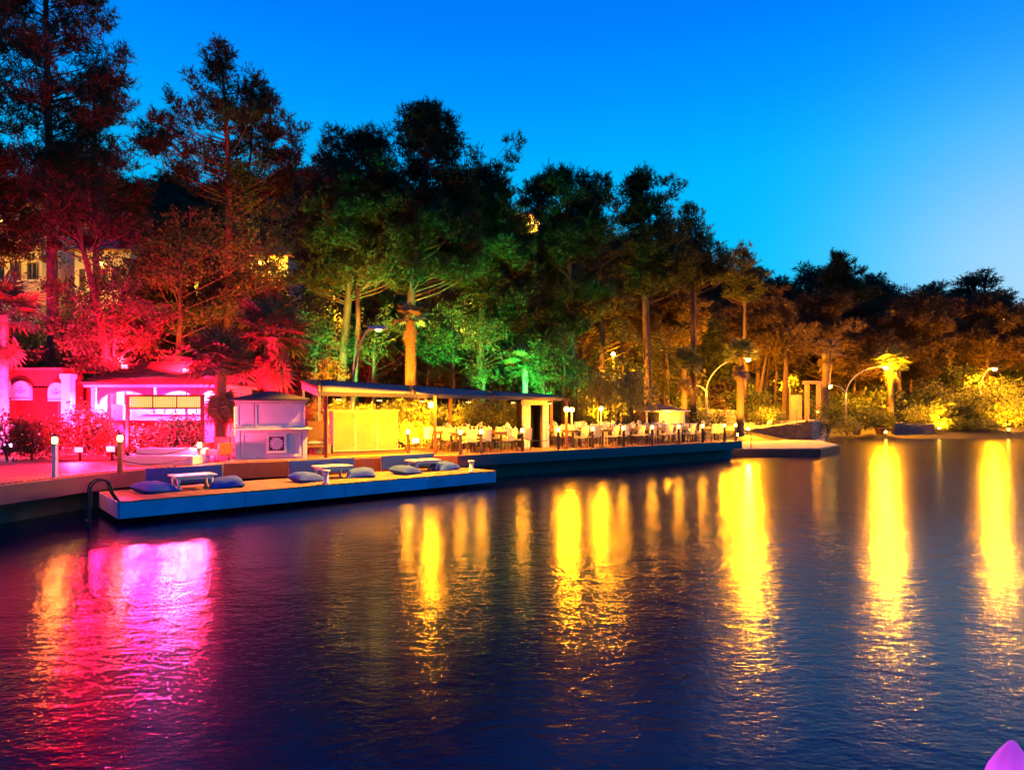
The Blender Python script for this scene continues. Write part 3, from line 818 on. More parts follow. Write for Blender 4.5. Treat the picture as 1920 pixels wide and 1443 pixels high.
for rn, v, us in rows:
    for i, u in enumerate(us):
        nm = f'{ordn[i]} table from left, {rn} row'
        jit = rnd.uniform(-.05, .05)
        loc = T(u, v + jit)
        put(table0, 't', loc, TANG + R(rnd.uniform(-3, 3)), f'wooden dining table on the terrace, {nm}', 'dining tables on the terrace')
        for du, dv, rr, pos in ((-.34, -.66, 0, 'water side, left'), (.34, -.66, 0, 'water side, right'), (-.34, .66, math.pi, 'land side, left'), (.34, .66, math.pi, 'land side, right')):
            put(chair0, 'c', T(u+du+rnd.uniform(-.04, .04), v+jit+dv+rnd.uniform(-.06, .06)), TANG + rr + R(rnd.uniform(-8, 8)),
                f'cream dining chair, {pos}, {nm}', 'dining chairs on the terrace')
        put(vase0, 'v', T(u, v+jit, 1.756), rnd.uniform(0, 6), f'small vase of pale flowers on the {nm}', 'flower vases on the dining tables')
        for k, (du, dv) in enumerate(((-.34, -.22), (.3, -.2), (-.3, .22), (.36, .2))):
            o = link('wine_glass', glass_me, None); o.location = T(u+du, v+jit+dv, 1.756)
            tag(o, f'stemmed wine glass, {["water side left", "water side right", "land side left", "land side right"][k]}, {nm}', 'glass', 'wine glasses on the dining tables')
light_us = [2.0, 8.0, 10.0, 12.0, 14.0, 16.0]

# service stations behind the chairs
for px, lab in ((1089, 'left service cabinet with a low box on top behind the dining chairs'), (1133, 'right service cabinet under the globe lantern pole')):
    t = thing('service_cabinet', lab, 'cabinet', (XA(px, 33), 33.0, 1.0), R(20), 'service cabinets')
    MB().box(-.36, .36, -.22, .22, 0, .72).build('carcass', M['panel'], t, .01)
    MB().box(-.40, .40, -.26, .26, .72, .76).build('top', M['panel'], t)
    MB().box(-.30, .25, -.16, .16, .76, 1.02).build('box', M['panel'], t, .01)

# ---------------------------------------------------------------- far kiosk
K2 = thing('far_kiosk', 'small hip roofed kiosk at the far end of the dining terrace', 'kiosk', (XA(1211, 38), 38, .95), R(14))
W2, D2, H2 = 2.55, 2.2, 1.62
MB().box(.05, W2-.05, .05, D2-.05, 0, .78).build('lower_body', M['panel'], K2)
MB().box(-.05, W2+.1, -.12, D2, .78, .83).build('counter', M['panel'], K2, .008)
MB().box(.9, W2-.06, .06, D2-.06, .83, H2-.06).build('shutter', M['panel'], K2)
MB().box(.06, .9, 1.2, D2-.06, .83, H2-.06).build('inner_wall', M['redwood'], K2)
for x in (0, W2-.12):
    for y in (0, D2-.12): MB().box(x, x+.12, y, y+.12, 0, H2-.06).build('pilaster', M['panel'], K2)
MB().box(-.03, W2+.03, -.03, D2+.03, H2-.06, H2).build('cornice', M['panel'], K2)
e = .25
MB().add([(-e, -e, H2), (W2+e, -e, H2), (W2+e, D2+e, H2), (-e, D2+e, H2), (W2/2, D2/2, H2+.46), (W2/2+.1, D2/2, H2+.46)], [(3,2,1,0), (0,1,5,4), (1,2,5), (2,3,4,5), (3,0,4)]).build('roof', M['tile'], K2)
MB().box(-e, W2+e, -e, -e+.03, H2-.03, H2+.03).build('gutter', M['white'], K2)

el = MB().box(1.0, 1.6, -.2, -.06, H2-.03, H2-.001).build('added_eave_lamp', M['black'], K2)  # lamp added under the eave to brighten the kiosk front
MB().box(1.03, 1.57, -.19, -.07, H2-.045, H2-.031).build('lens', M['lamp'], el)
light('added_eave_light', 'POINT', (1.3, -.45, H2-.25), 75, AMBER, .08, K2)

# ---------------------------------------------------------------- street lamps
def street_lamp(px0, Y, zb, hx, hy, label, lit=True, energy=0, left=None, col=AMBER, YH=None, cone=172):
    X0 = XA(px0, Y); t = thing('street_lamp', label, 'street lamp', (X0, Y, zb), 0, 'curved arm street lamps')
    YH = YH or Y; H_ = ZA(hy, YH) - zb; dx = XA(hx, YH) - X0
    MB().tube([(0, 0, 0), (0, 0, H_*.42), (0, 0, H_*.55)], [.11, .085, .07], 12).build('pole', M['metal'], t)
    MB().lathe([(.22, 0), (.22, .03), (.13, .06), (.12, .25)], n=12).build('base', M['metal'], t)
    def arm(dx, hh):
        pts = []
        for k in range(13):
            a = math.pi/2*k/12
            pts.append((dx*(1-math.cos(a)), (YH-Y)*(1-math.cos(a)), H_*.5 + (hh-H_*.5)*math.sin(a)))
        MB().tube(pts, [.06 - .025*k/12 for k in range(13)], 8).build('arm', M['metal'], t)
        ex, ey, ez = pts[-1]; sg = 1 if dx > 0 else -1
        hd = MB().cbox(ex + sg*.25, ey, ez+.02, .62, .24, .12).build('lamp_head', M['metal'], t, .04)
        MB().lathe([(.02, -.24), (.12, -.21), (.18, -.12), (.17, 0)] if cone > 170 else [(.09, -.03), (.10, 0)], ex + sg*.28, ey, ez-.04, 14).build('lamp_glass', M['lampbig'] if lit else M['clear'], hd)
        return ex + sg*.28, ey, ez - .1
    p = arm(dx, H_)
    if left: arm(XA(left[0], Y) - X0, ZA(left[1], Y) - zb)
    if lit:
        if cone < 170: light('lamp_light', 'SPOT', (p[0], p[1], p[2]-.12), energy, col, .12, t, None, cone, .25)
        else: light('lamp_light', 'POINT', (p[0], p[1], p[2]-.02), energy, col, .24, t)
    return t
street_lamp(661, 25.2, .95, 694, 616, 'curved street lamp with shielded head rising behind the pergola', True, 2300, YH=21.6, cone=122)
street_lamp(1324, 50, 1.1, 1396, 671, 'lit twin arm street lamp before the slim palm', True, 11000, (1302, 722))
street_lamp(1586, 61, 1.2, 1655, 687, 'lit twin arm street lamp beside the clipped round shrubs', True, 14000, (1561, 722))
street_lamp(1838, 66, 1.5, 1860, 690, 'lit street lamp among the bushes near the right edge', True, 8000)
for px, py, Y, lab in ((1668, 598, 92, 'tiny distant lamp high on the dark right hillside'), (1150, 668, 44, 'small lamp glowing among trees behind the weeping tree'),
                       (1382, 695, 58, 'small lamp glowing behind the slim palm trunk'), (1585, 700, 75, 'small lamp deep in the trees right of the gate'), (612, 583, 52, 'small yellow lamp in the woods above the pergola'), (500, 492, 60, 'small yellow lamp high in the left woods'), (1450, 600, 84, 'small added lamp on the hillside above the left twin arm lamp'), (1770, 610, 88, 'small added lamp on the hillside above the beach shrubs'), (1880, 600, 90, 'small added lamp on the hillside near the right edge')):  # last three lamps added to carry amber light up the slope
    zt = ZA(py, Y); zg = ground(XA(px, Y), Y)
    t = thing('garden_lamp', lab, 'lamp', (XA(px, Y), Y, zg-.1), 0)
    h = max(.6, zt-zg+.1)
    MB().tube([(0, 0, 0), (0, 0, h)], .035, 6).build('pole', M['metal'], t)
    MB().lathe([(.04, 0), (.14, .06), (.16, .15), (.1, .26), (.03, .30)], 0, 0, h, 12).build('globe', M['lamp'], t)
    light('lamp_light', 'POINT', (0, -.1, h+.15), 500, AMBER, .26, t)

# ---------------------------------------------------------------- walkway, stone walls, fence posts on the right
struct('walkway', MB().add([(14, 50.5, .3), (17.6, 49.3, .3), (21.6, 46.3, .3), (26, 53, .3), (24, 62, .3), (12, 60, .3),
        (14, 50.5, .98), (17.6, 49.3, 1.02), (21.6, 46.3, 1.82), (26, 53, 1.85), (24, 62, 1.6), (12, 60, 1.05)],
        [(5,4,3,2,1,0), (6,7,8,9,10,11), (0,1,7,6), (1,2,8,7), (2,3,9,8), (3,4,10,9), (4,5,11,10), (5,0,6,11)]), M['sand'])
def stone_wall(name, p0, p1, z00, z10, z01, z11, label, seed, sz=.3):
    """p0->p1, bottoms z00,z10; tops z01,z11"""
    r = random.Random(seed); p0 = Vector(p0); p1 = Vector(p1); d = p1-p0; Ln = d.length; u = d.normalized()
    t = thing(name, label, 'stone wall', (p0.x, p0.y, 0), math.atan2(d.y, d.x))
    MB().add([(0,0,z00),(Ln,0,z10),(Ln,.4,z10),(0,.4,z00),(0,0,z01),(Ln,0,z11),(Ln,.4,z11),(0,.4,z01)], [(0,3,2,1),(4,5,6,7),(0,1,5,4),(1,2,6,5),(2,3,7,6),(3,0,4,7)]).build('core', M['concrete'], t)
    st = MB(); row = 0
    while True:
        any_ = False; x = -r.random()*sz
        zb = row*sz*.55
        while x < Ln:
            wd = sz*r.uniform(.6, 1.5); h = sz*.55*r.uniform(.8, 1.0)
            xm = min(max(x+wd/2, 0), Ln)/Ln; b = z00+(z10-z00)*xm; tp = z01+(z11-z01)*xm
            if b+zb+h*.6 < tp:
                any_ = True; o = r.uniform(.02, .08); x0 = max(x+.01, 0); x1 = min(x+wd-.01, Ln)
                if x1-x0 > .05:
                    zz0, zz1 = b+zb+.01, b+zb+h
                    k = min(.03, (x1-x0)*.25)
                    st.add([(x0,.01,zz0),(x1,.01,zz0),(x1,.01,zz1),(x0,.01,zz1),(x0+k,-o,zz0+k),(x1-k,-o*r.uniform(.7,1.2),zz0+k),(x1-k,-o,zz1-k),(x0+k,-o*r.uniform(.7,1.2),zz1-k)],
                           [(4,5,6,7),(0,1,5,4),(1,2,6,5),(2,3,7,6),(3,0,4,7)])
            x += wd
        row += 1
        if not any_ or row > 30: break
    s = st.build('stone', M['stone'], t); s['kind'] = 'stuff'
    return t
stone_wall('retaining_wall', (17.6, 49.2, 0), (21.6, 46.2, 0), .3, .3, 1.04, 1.84, 'rising dry stone retaining wall behind the sandy jetty', 5)
stone_wall('retaining_wall', (21.62, 46.2, 0), (26.2, 53, 0), .3, .3, 1.84, 1.87, 'rough stone end wall turning the corner beside the beach', 6, .4)
stone_wall('planter_wall', (XA(1676, 60.2), 60.2, 0), (XA(1752, 60.6), 60.6, 0), .1, .1, 1.45, 1.3, 'low stone planter wall on the beach below the palm', 8, .28)
stone_wall('planter_wall', (XA(1300, 52), 52.4, 0), (XA(1399, 52), 54.0, 0), .9, .9, 2.8, 2.6, 'long pinkish garden wall behind the far kiosk', 9, .35)
for i, (px, pb, Y) in enumerate(((1403, 797, 49.6), (1427, 795, 49.2), (1451, 792, 48.6), (1494, 790, 47.8), (1513, 788, 47.2), (1529, 786, 46.9))):
    zb = lerp_tab(XA(px, Y), [(17.6, 1.02), (21.6, 1.82)])
    t = thing('fence_post', f'thin dark post on top of the stone wall, {ordn[i]} from the left', 'post', (XA(px, Y), Y, zb-.02), 0, 'thin posts along the walkway')
    MB().tube([(0, 0, 0), (0, 0, .85)], .025, 6).build('shaft', M['black'], t)
    MB().lathe([(.03, 0), (.045, .03), (.0, .07)], 0, 0, .85, 8).build('finial', M['black'], t)
t = thing('mooring_post', 'single dark post standing on the sandy jetty', 'post', (XA(1408, 36.9), 36.9, .44), 0)
MB().tube([(0, 0, 0), (0, 0, .82)], .03, 8).build('shaft', M['black'], t); MB().lathe([(.035, 0), (.05, .03), (.0, .07)], 0, 0, .82, 8).build('finial', M['black'], t)
gt = thing('garden_gate', 'yellow lit timber garden gate with two posts and a panel', 'gate', (XA(1478, 55), 55, 1.5), R(-4))
def gx(px): return XA(px, 55) - XA(1478, 55)
for px, top in ((1512, 720), (1533, 716)): MB().box(gx(px)-.16, gx(px)+.16, -.16, .16, 0, ZA(top, 55)-1.5).build('post', M['tabletop'], gt, .02)
MB().box(gx(1505), gx(1540), -.2, .2, ZA(720, 55)-1.5, ZA(714, 55)-1.5).build('lintel', M['tabletop'], gt, .02)
MB().box(gx(1480), gx(1503), -.04, .04, 0, ZA(740, 55)-1.5).build('panel', M['tabletop'], gt, .02)
MB().box(gx(1481)-.05, gx(1481)+.05, -.08, .08, 0, ZA(727, 55)-1.5).build('post', M['tabletop'], gt)
light('gate_light', 'POINT', (1.6, -2.2, 1.25), 45, AMBER, .12, gt)
MB().lathe([(.06, 0), (.09, .05), (.05, .16)], 1.6, -2.2, .9, 10).build('ground_lamp', M['lamp'], gt); MB().tube([(1.6, -2.2, -.6), (1.6, -2.2, .9)], .03, 6).build('lamp_stem', M['black'], gt)

# ---------------------------------------------------------------- houses on the wooded hillside
def house(px0, px1, py_top, Y, depth, label, wins, storeys=2, balc=None, energy=700, seed=0):
    x0, x1 = XA(px0, Y), XA(px1, Y); zt = ZA(py_top, Y); zg = ground((x0+x1)/2, Y) - 1.5; H = zt-zg; W = x1-x0
    t = thing('hillside_house', label, 'house', (x0, Y, zg), 0, 'lit houses on the hillside')
    MB().box(0, W, 0, depth, 0, H).build('wall', M['wall'], t)
    e = .5; MB().add([(-e,-e,H),(W+e,-e,H),(W+e,depth+e,H),(-e,depth+e,H),(W*.3,depth/2,H+1.5),(W*.7,depth/2,H+1.5)], [(3,2,1,0),(0,1,5,4),(2,3,4,5),(1,2,5),(3,0,4)]).build('roof', M['tile'], t)
    for wx0, wx1, wy0, wy1 in wins:
        a, b = XA(wx0, Y)-x0, XA(wx1, Y)-x0; c_, d = ZA(wy1, Y)-zg, ZA(wy0, Y)-zg
        f = MB()
        for q in ((a, b, c_, c_+.1), (a, b, d-.1, d), (a, a+.1, c_+.1, d-.1), (b-.1, b, c_+.1, d-.1), ((a+b)/2-.05, (a+b)/2+.05, c_+.1, d-.1)): f.box(q[0], q[1], -.09, .0, q[2], q[3])
        wf = f.build('window', M['darkwood'], t)
        MB().box(a+.1, b-.1, -.03, -.004, c_+.1, d-.1).build('pane', M['glass'], wf)
        MB().box(a-.1, b+.1, -.16, -.001, c_-.12, c_-.005).build('sill', M['white'], t)
    if balc:
        bx0, bx1, by = balc; a, b = XA(bx0, Y)-x0, XA(bx1, Y)-x0; z = ZA(by, Y)-zg
        bl = MB().box(a, b, -1.3, -.002, z-.2, z).build('balcony', M['wall'], t)
        r_ = MB().box(a, b, -1.3, -1.24, z+.95, z+1.02)
        k = a
        while k < b: r_.box(k, k+.04, -1.29, -1.25, z, z+.95); k += .28
        r_.build('railing', M['black'], bl)
    MB().cbox(W*.5, -.15, H*.9, .3, .3, .2).build('wall_lamp', M['lamp'], t)
    for fx in (.25, .75):
        light('house_light', 'POINT', (W*fx, -2.2, H*.72), energy, YEL, .2, t)
house(-60, 78, 385, 47, 6, 'large yellow lit hillside house with balcony at the left edge', [(20, 40, 490, 525), (52, 72, 492, 525), (-12, 8, 490, 525), (5, 22, 405, 440), (40, 60, 405, 440)], 3, (-60, 66, 458), 70)
house(140, 245, 470, 47.5, 5, 'yellow lit hillside house with tall dark windows behind the leaning trunk', [(150, 160, 505, 545), (182, 202, 505, 545), (210, 226, 500, 545)], 2, None, 75)
house(322, 372, 488, 56, 4, 'small yellow lit house half hidden in the left woods', [(328, 340, 505, 530), (352, 364, 505, 530)], 1, None, 140)
house(440, 540, 480, 62, 4, 'dim lit house high in the left woods', [(450, 470, 490, 510), (500, 520, 490, 510)], 1, None, 150)
house(622, 690, 545, 52, 4, 'pale lit house behind the green pines, left of the red trunk', [(630, 642, 560, 585), (664, 680, 560, 585)], 1, None, 150)
house(838, 925, 558, 54, 5, 'pale lit house with small windows behind the tall green pines', [(848, 858, 575, 595), (872, 886, 572, 598), (902, 914, 575, 595)], 2, None, 160)
house(985, 1012, 405, 92, 4, 'tiny lit house high on the hill between the pines', [(992, 1003, 415, 430)], 1, None, 600)

# violet pleated shape with an added light inside, close to the viewer at the bottom right corner
t = thing('pleated_shape', 'violet pointed pleated shape with an added light inside at the bottom right corner', 'lamp', (3.13, 4.0, -.07), 0)
prof = [(.20, 0), (.19, .16), (.165, .30), (.12, .46), (.065, .57), (.022, .635), (.004, .645)]
vs = []; n = 64
for j, (r, z) in enumerate(prof):
    for k in range(n):
        a = 2*math.pi*k/n; rr = r*(1 + .10*math.cos(8*a)*(1 - .5*z/.645)); vs.append((rr*math.cos(a), rr*math.sin(a), z))
fs = [(j*n+k, j*n+(k+1) % n, (j+1)*n+(k+1) % n, (j+1)*n+k) for j in range(len(prof)-1) for k in range(n)]
MB().add(vs, fs, True).build('pleated_cover', M['violet'], t)
MB().lathe([(.24, -.4), (.24, -.03), (.21, -.01)], n=24).build('base', M['black'], t)
light('added_inner_light', 'POINT', (.02, -.03, .30), .55, (.8, .12, 1.0), .03, t)
# ---------------------------------------------------------------- foliage builders
def np_mesh(name, V, nper, smooth=False):
    """V: (N*nper,3) vertices, each consecutive nper make one face"""
    n = len(V)//nper
    me = bpy.data.meshes.new(name)
    me.vertices.add(len(V)); me.vertices.foreach_set('co', V.astype(np.float32).ravel())
    me.loops.add(len(V)); me.loops.foreach_set('vertex_index', np.arange(len(V), dtype=np.int32))
    me.polygons.add(n); me.polygons.foreach_set('loop_start', np.arange(0, len(V), nper, dtype=np.int32))
    me.update(calc_edges=True)
    return me
def unit(a): return a/np.maximum(np.linalg.norm(a, axis=-1, keepdims=True), 1e-9)
def needles(rg, C, Ax, Ln, nb, blen, bw):
    N = len(C); t = rg.uniform(.05, 1, (N, nb, 1))
    b = C[:, None] + Ax[:, None]*Ln[:, None, None]*t
    d = unit(Ax[:, None]*.75 + rg.normal(0, .62, (N, nb, 3)))
    tip = b + d*blen*rg.uniform(.6, 1.25, (N, nb, 1))
    sd = unit(np.cross(d, rg.normal(0, 1, (N, nb, 3))))*bw*.5
    return np.stack([b-sd, b+sd, tip], 2).reshape(-1, 3)
def leaves(rg, C, size, asp=.45, up=.3):
    N = len(C); d = unit(rg.normal(0, 1, (N, 3)) + np.array([0, 0, -up]))
    s = unit(np.cross(d, rg.normal(0, 1, (N, 3)))); l = size*rg.uniform(.6, 1.3, (N, 1))
    return np.stack([C, C + d*l*.5 + s*l*asp*.5, C + d*l, C + d*l*.5 - s*l*asp*.5], 1).reshape(-1, 3)
def clump_points(rg, cl, dens):
    """cl: list of (x,y,z,r). returns points near clump shells with outward dirs"""
    Cs, Ds = [], []
    for x, y, z, r in cl:
        k = max(6, int(dens*r*r*2.0))
        d = unit(rg.normal(0, 1, (k, 3))); d[:, 2] = d[:, 2]*.8 + .1
        rr = r*rg.uniform(.25, 1.0, (k, 1))**.6
        p = np.array([x, y, z]) + d*rr*np.array([1, 1, .75])
        Cs.append(p); Ds.append(d)
    return np.concatenate(Cs), np.concatenate(Ds)
def limbs(b, trunk, cl, rg, r0, every=1):
    tp = [Vector(p) for p in trunk]; zs = [p.z for p in tp]
    for i, (x, y, z, r) in enumerate(cl):
        if i % every: continue
        c = Vector((x, y, z))
        hd = min(Vector((c.x-p.x, c.y-p.y, 0)).length for p in tp)
        zt = z - .45*hd - .2
        zt = max(zs[0] + (zs[-1]-zs[0])*.12, min(zs[-1]-.1, zt))
        s = None
        for p, q in zip(tp, tp[1:]):
            if p.z <= zt <= q.z: s = p.lerp(q, (zt-p.z)/max(1e-6, q.z-p.z)); break
        if s is None: s = tp[-1]
        mid = s.lerp(c, .55) + Vector((rg.normal(0, .12), rg.normal(0, .12), -.06*(c-s).length))
        f = 1 - .6*(zt-zs[0])/max(.1, zs[-1]-zs[0])
        b.tube([s, mid, c], [r0*.32*f, r0*.2*f, .012], 5, False)

def tree(name, label, Y, trunk, profile, seed, kind='pine', nclump=60, rpx=(16, 34), dens=60, extra=(), tr=.28, mats=('pine', 'bark'), depth=.8, group=None, shoot=.5, nb=9, leafsize=.16, cat='tree', bw=.05, blen=.3):
    rg = np.random.default_rng(seed); s = Y/F
    tp = [P(px, py, Y) for px, py in trunk]
    root = Vector((tp[0].x, Y, tp[0].z))
    t = thing(name, label, cat, root, 0, group)
    ys = [p[0] for p in profile]
    wts = []
    samp = np.linspace(ys[0], ys[-1], 80)
    xl = np.array([lerp_tab(y, [(p[0], p[1]) for p in profile]) for y in samp]); xr = np.array([lerp_tab(y, [(p[0], p[2]) for p in profile]) for y in samp])
    wd = np.maximum(6, xr-xl); pr = wd/wd.sum()
    cl = []
    if kind == 'pine': nclump = int(nclump*1.35); rpx = (rpx[0]*.75, rpx[1]*.85)
    for k in rg.choice(len(samp), nclump, p=pr):
        r = rg.uniform(*rpx); r = min(r, wd[k]*.5)
        hw = wd[k]/2; xc = (xl[k]+xr[k])/2
        u = rg.uniform(-1, 1); x = xc + u*max(0, hw-r*.6)
        dp = rg.uniform(-1, 1)*max(.3, hw*s*depth*math.sqrt(max(0, 1-u*u)))
        p = P(x, samp[k] + r*.3, Y) + Vector((0, dp, 0))
        cl.append((p.x-root.x, dp, p.z-root.z, r*s))
    for k in range(int(nclump*.45)):            # feathery tufts along the outline
        j = int(rg.integers(0, len(samp))); sd = rg.choice([-1, 1]); r = rg.uniform(.30, .5)*rpx[0] + 3
        if rg.uniform() < .35: j = int(rg.integers(0, 10)); x = rg.uniform(xl[j], xr[j]); yy = samp[j] - rg.uniform(0, 12)
        else: x = (xl[j] if sd < 0 else xr[j]) + sd*rg.uniform(-6, 9); yy = samp[j] - rg.uniform(0, 10)
        dp = rg.uniform(-.6, .6); p = P(x, yy, Y); cl.append((p.x-root.x, dp, p.z-root.z, r*s))
    for x, y, r in extra:
        dp = rg.uniform(-.4, .4); p = P(x, y, Y); cl.append((p.x-root.x, dp, p.z-root.z, r*s))
    loc_tr = [p-root for p in tp]
    n = len(loc_tr)
    b = MB(); b.tube([loc_tr[0] + Vector((0, 0, -2.5))] + loc_tr, [tr*1.15] + [tr*(1-.75*i/max(1, n-1)) for i in range(n)], 9)
    limbs(b, loc_tr, cl, rg, tr*.75, 2)
    b.build('trunk', M[mats[1]], t)
    C, D = clump_points(rg, cl, dens)
    if kind == 'pine':
        Ax = unit(D*.7 + np.array([0, 0, .6]) + rg.normal(0, .35, D.shape))
        V = needles(rg, C - Ax*shoot*.3, Ax, shoot*rg.uniform(.6, 1.2, len(C)), nb, blen, bw); me = np_mesh('crown', V, 3)
    else:
        V = leaves(rg, C + rg.normal(0, .05, C.shape), leafsize); me = np_mesh('crown', V, 4)
    link('crown', me, M[mats[0]], t)
    return t

# ---------------------------------------------------------------- large trees of the shore
tree('tall_pine', 'tallest dark pine with straight red lit trunk at the left edge', 29, [(101, 705), (98, 560), (97, 400), (90, 200), (86, 20), (84, -90)],
     [(-110, 30, 140), (-40, 10, 170), (40, 0, 195), (120, -5, 225), (200, 0, 235), (290, 20, 240), (350, 40, 230)], 11, nclump=105, rpx=(18, 36), dens=46, tr=.27,
     extra=[(190, 38, 14), (228, 92, 14), (236, 118, 16), (225, 150, 18), (232, 190, 18), (200, 225, 18), (150, -10, 25), (60, -30, 30)], bw=.045)
tree('tall_pine', 'dark pine half out of frame at the far left edge', 31, [(-60, 720), (-50, 400), (-40, 100), (-30, -60)],
     [(-80, -90, 60), (40, -110, 60), (160, -110, 50), (300, -120, 60), (420, -120, 70), (480, -120, 60)], 12, nclump=85, rpx=(20, 38), dens=46)
tree('dark_pine', 'shorter dark pine between the two tall left pines', 34, [(182, 700), (180, 420), (178, 260), (176, 170)],
     [(150, 160, 200), (220, 130, 235), (300, 110, 262), (350, 60, 275), (420, 40, 260)], 13, nclump=70, rpx=(16, 30), dens=60, tr=.2)
tree('leaning_pine', 'pine with a leaning red lit trunk beside the bar roof', 27, [(207, 735), (198, 655), (172, 530), (152, 452), (140, 380)],
     [(350, 90, 200), (400, 70, 260), (460, 90, 270)], 14, nclump=26, rpx=(16, 30), dens=40, tr=.2)
tree('wide_pine', 'broad open pine with upswept arms against the sky', 36, [(428, 700), (430, 480), (429, 330), (424, 220), (416, 110)],
     [(92, 405, 428), (125, 385, 445), (170, 388, 495), (215, 345, 515), (255, 270, 540), (300, 265, 555), (340, 330, 550), (365, 380, 540)], 15, nclump=86, rpx=(13, 26), dens=62, tr=.26,
     extra=[(355, 140, 12), (365, 158, 13), (380, 172, 14), (322, 180, 12), (332, 200, 14), (345, 215, 15), (288, 222, 11), (270, 236, 12), (283, 250, 14), (468, 132, 13), (475, 150, 15), (503, 182, 15), (512, 200, 14), (540, 232, 12), (552, 246, 13), (566, 240, 11), (560, 262, 14), (410, 100, 11), (432, 108, 12), (300, 285, 20), (330, 270, 20)])
tree('forked_pine', 'thin second stem of pine right of the broad open pine', 37, [(452, 700), (457, 400), (470, 290), (476, 200)],
     [(175, 465, 500), (230, 455, 545), (300, 470, 565), (345, 480, 560)], 16, nclump=30, rpx=(11, 22), dens=60, tr=.14)
tree('green_pine', 'broad green lit pine at the left of the central group', 34, [(640, 715), (655, 540), (662, 400), (660, 300)],
     [(262, 640, 700), (300, 600, 760), (340, 588, 785), (400, 575, 790), (470, 572, 790), (535, 562, 770)], 17, nclump=150, rpx=(18, 36), dens=66, tr=.25,
     extra=[(626, 245, 12), (640, 258, 14), (618, 268, 13), (693, 245, 12), (722, 252, 12), (703, 262, 14), (605, 305, 14), (590, 320, 13), (664, 270, 12)])
tree('dome_pine', 'highest dome topped green pine in the middle of the group', 33, [(768, 712), (772, 560), (788, 420), (800, 310), (803, 225)],
     [(208, 785, 808), (225, 755, 838), (260, 748, 864), (300, 760, 868), (345, 752, 885), (400, 730, 900), (470, 720, 900), (520, 730, 890)], 18, nclump=120, rpx=(16, 32), dens=66, tr=.26,
     extra=[(757, 242, 12), (785, 212, 12), (832, 224, 12), (858, 262, 13)])
tree('armed_pine', 'green pine with a long bare arm reaching up right', 36, [(900, 715), (905, 540), (900, 420), (896, 320)],
     [(320, 880, 935), (360, 860, 950), (410, 850, 985), (470, 840, 1000), (540, 860, 1005), (610, 880, 1010)], 19, nclump=100, rpx=(16, 32), dens=64, tr=.22,
     extra=[(893, 280, 10), (896, 300, 13), (890, 320, 14), (955, 268, 10), (952, 290, 11), (980, 264, 9), (974, 280, 11), (962, 302, 12), (948, 322, 13), (936, 335, 14), (915, 335, 14)])
tree('round_pine', 'dark round topped pine just right of the green group', 38, [(1075, 745), (1070, 560), (1065, 430), (1062, 340)],
     [(325, 1045, 1075), (342, 1000, 1130), (375, 985, 1145), (430, 970, 1155), (500, 985, 1160), (570, 1000, 1140), (610, 1020, 1120)], 20, nclump=105, rpx=(15, 30), dens=66, tr=.25,
     extra=[(1062, 322, 11), (1012, 340, 12), (1120, 334, 11), (1136, 352, 12), (990, 352, 11)])
tree('round_pine', 'dark flat topped pine with a side knob against the sky', 40, [(1215, 745), (1210, 560), (1205, 440), (1200, 345)],
     [(335, 1185, 1210), (360, 1168, 1230), (400, 1160, 1255), (440, 1150, 1275), (490, 1150, 1300), (540, 1160, 1280)], 21, nclump=74, rpx=(14, 27), dens=66, tr=.24,
     extra=[(1196, 334, 11), (1238, 345, 12), (1258, 340, 13), (1274, 352, 12), (1262, 366, 14), (1240, 372, 15)])
tree('slope_pine', 'dark pine on the falling skyline right of the knobbed pine', 46, [(1300, 735), (1300, 560), (1298, 470), (1292, 410)],
     [(400, 1284, 1298), (425, 1262, 1318), (455, 1240, 1345), (490, 1240, 1372), (530, 1260, 1380)], 22, nclump=56, rpx=(12, 24), dens=64, tr=.22)
tree('spiky_pine', 'small pine with two spiky tops on the falling skyline', 56, [(1396, 700), (1396, 560), (1392, 480)],
     [(470, 1384, 1398), (490, 1370, 1415), (520, 1360, 1430), (560, 1365, 1440)], 23, nclump=34, rpx=(9, 17), dens=60, tr=.18, extra=[(1408, 480, 7), (1410, 492, 8), (1388, 474, 7)])
tree('lone_pine', 'lone pine standing above the right skyline', 82, [(1572, 620), (1573, 545), (1573, 490)],
     [(486, 1564, 1582), (505, 1550, 1598), (530, 1545, 1615), (560, 1542, 1640)], 24, nclump=40, rpx=(9, 15), dens=44, tr=.25, shoot=.8, blen=.45, bw=.09)
# red lit foliage on the left
tree('red_lit_tree', 'leafy red lit tree above the arched canvas signs', 28, [(150, 720), (150, 640), (160, 560)], [(530, 100, 200), (570, 60, 250), (620, 40, 290), (680, 60, 260)], 31, 'leaf', 46, (18, 32), 150, tr=.14, mats=('leaf', 'bark'))
tree('red_lit_tree', 'leafy red lit tree with thin pale stem left of the bar ridge', 27, [(214, 740), (214, 640), (212, 540)], [(470, 190, 230), (520, 150, 270), (580, 140, 320), (650, 130, 345), (690, 150, 320)], 32, 'leaf', 60, (16, 30), 150, tr=.09, mats=('leaf', 'bark'))
tree('red_lit_tree', 'wide reddish tree behind the bar building', 33, [(330, 745), (338, 600), (340, 470)], [(400, 270, 420), (450, 235, 480), (510, 225, 500), (580, 230, 470), (650, 250, 430)], 33, 'leaf', 80, (18, 34), 100, tr=.2, mats=('leaf', 'bark'), leafsize=.19)
tree('red_lit_tree', 'dim reddish tree behind the fan palm', 36, [(500, 740), (500, 600), (500, 480)], [(380, 440, 560), (440, 420, 575), (520, 425, 575), (600, 430, 565)], 34, 'leaf', 64, (18, 34), 84, tr=.2, mats=('leaf', 'bark'), leafsize=.2)
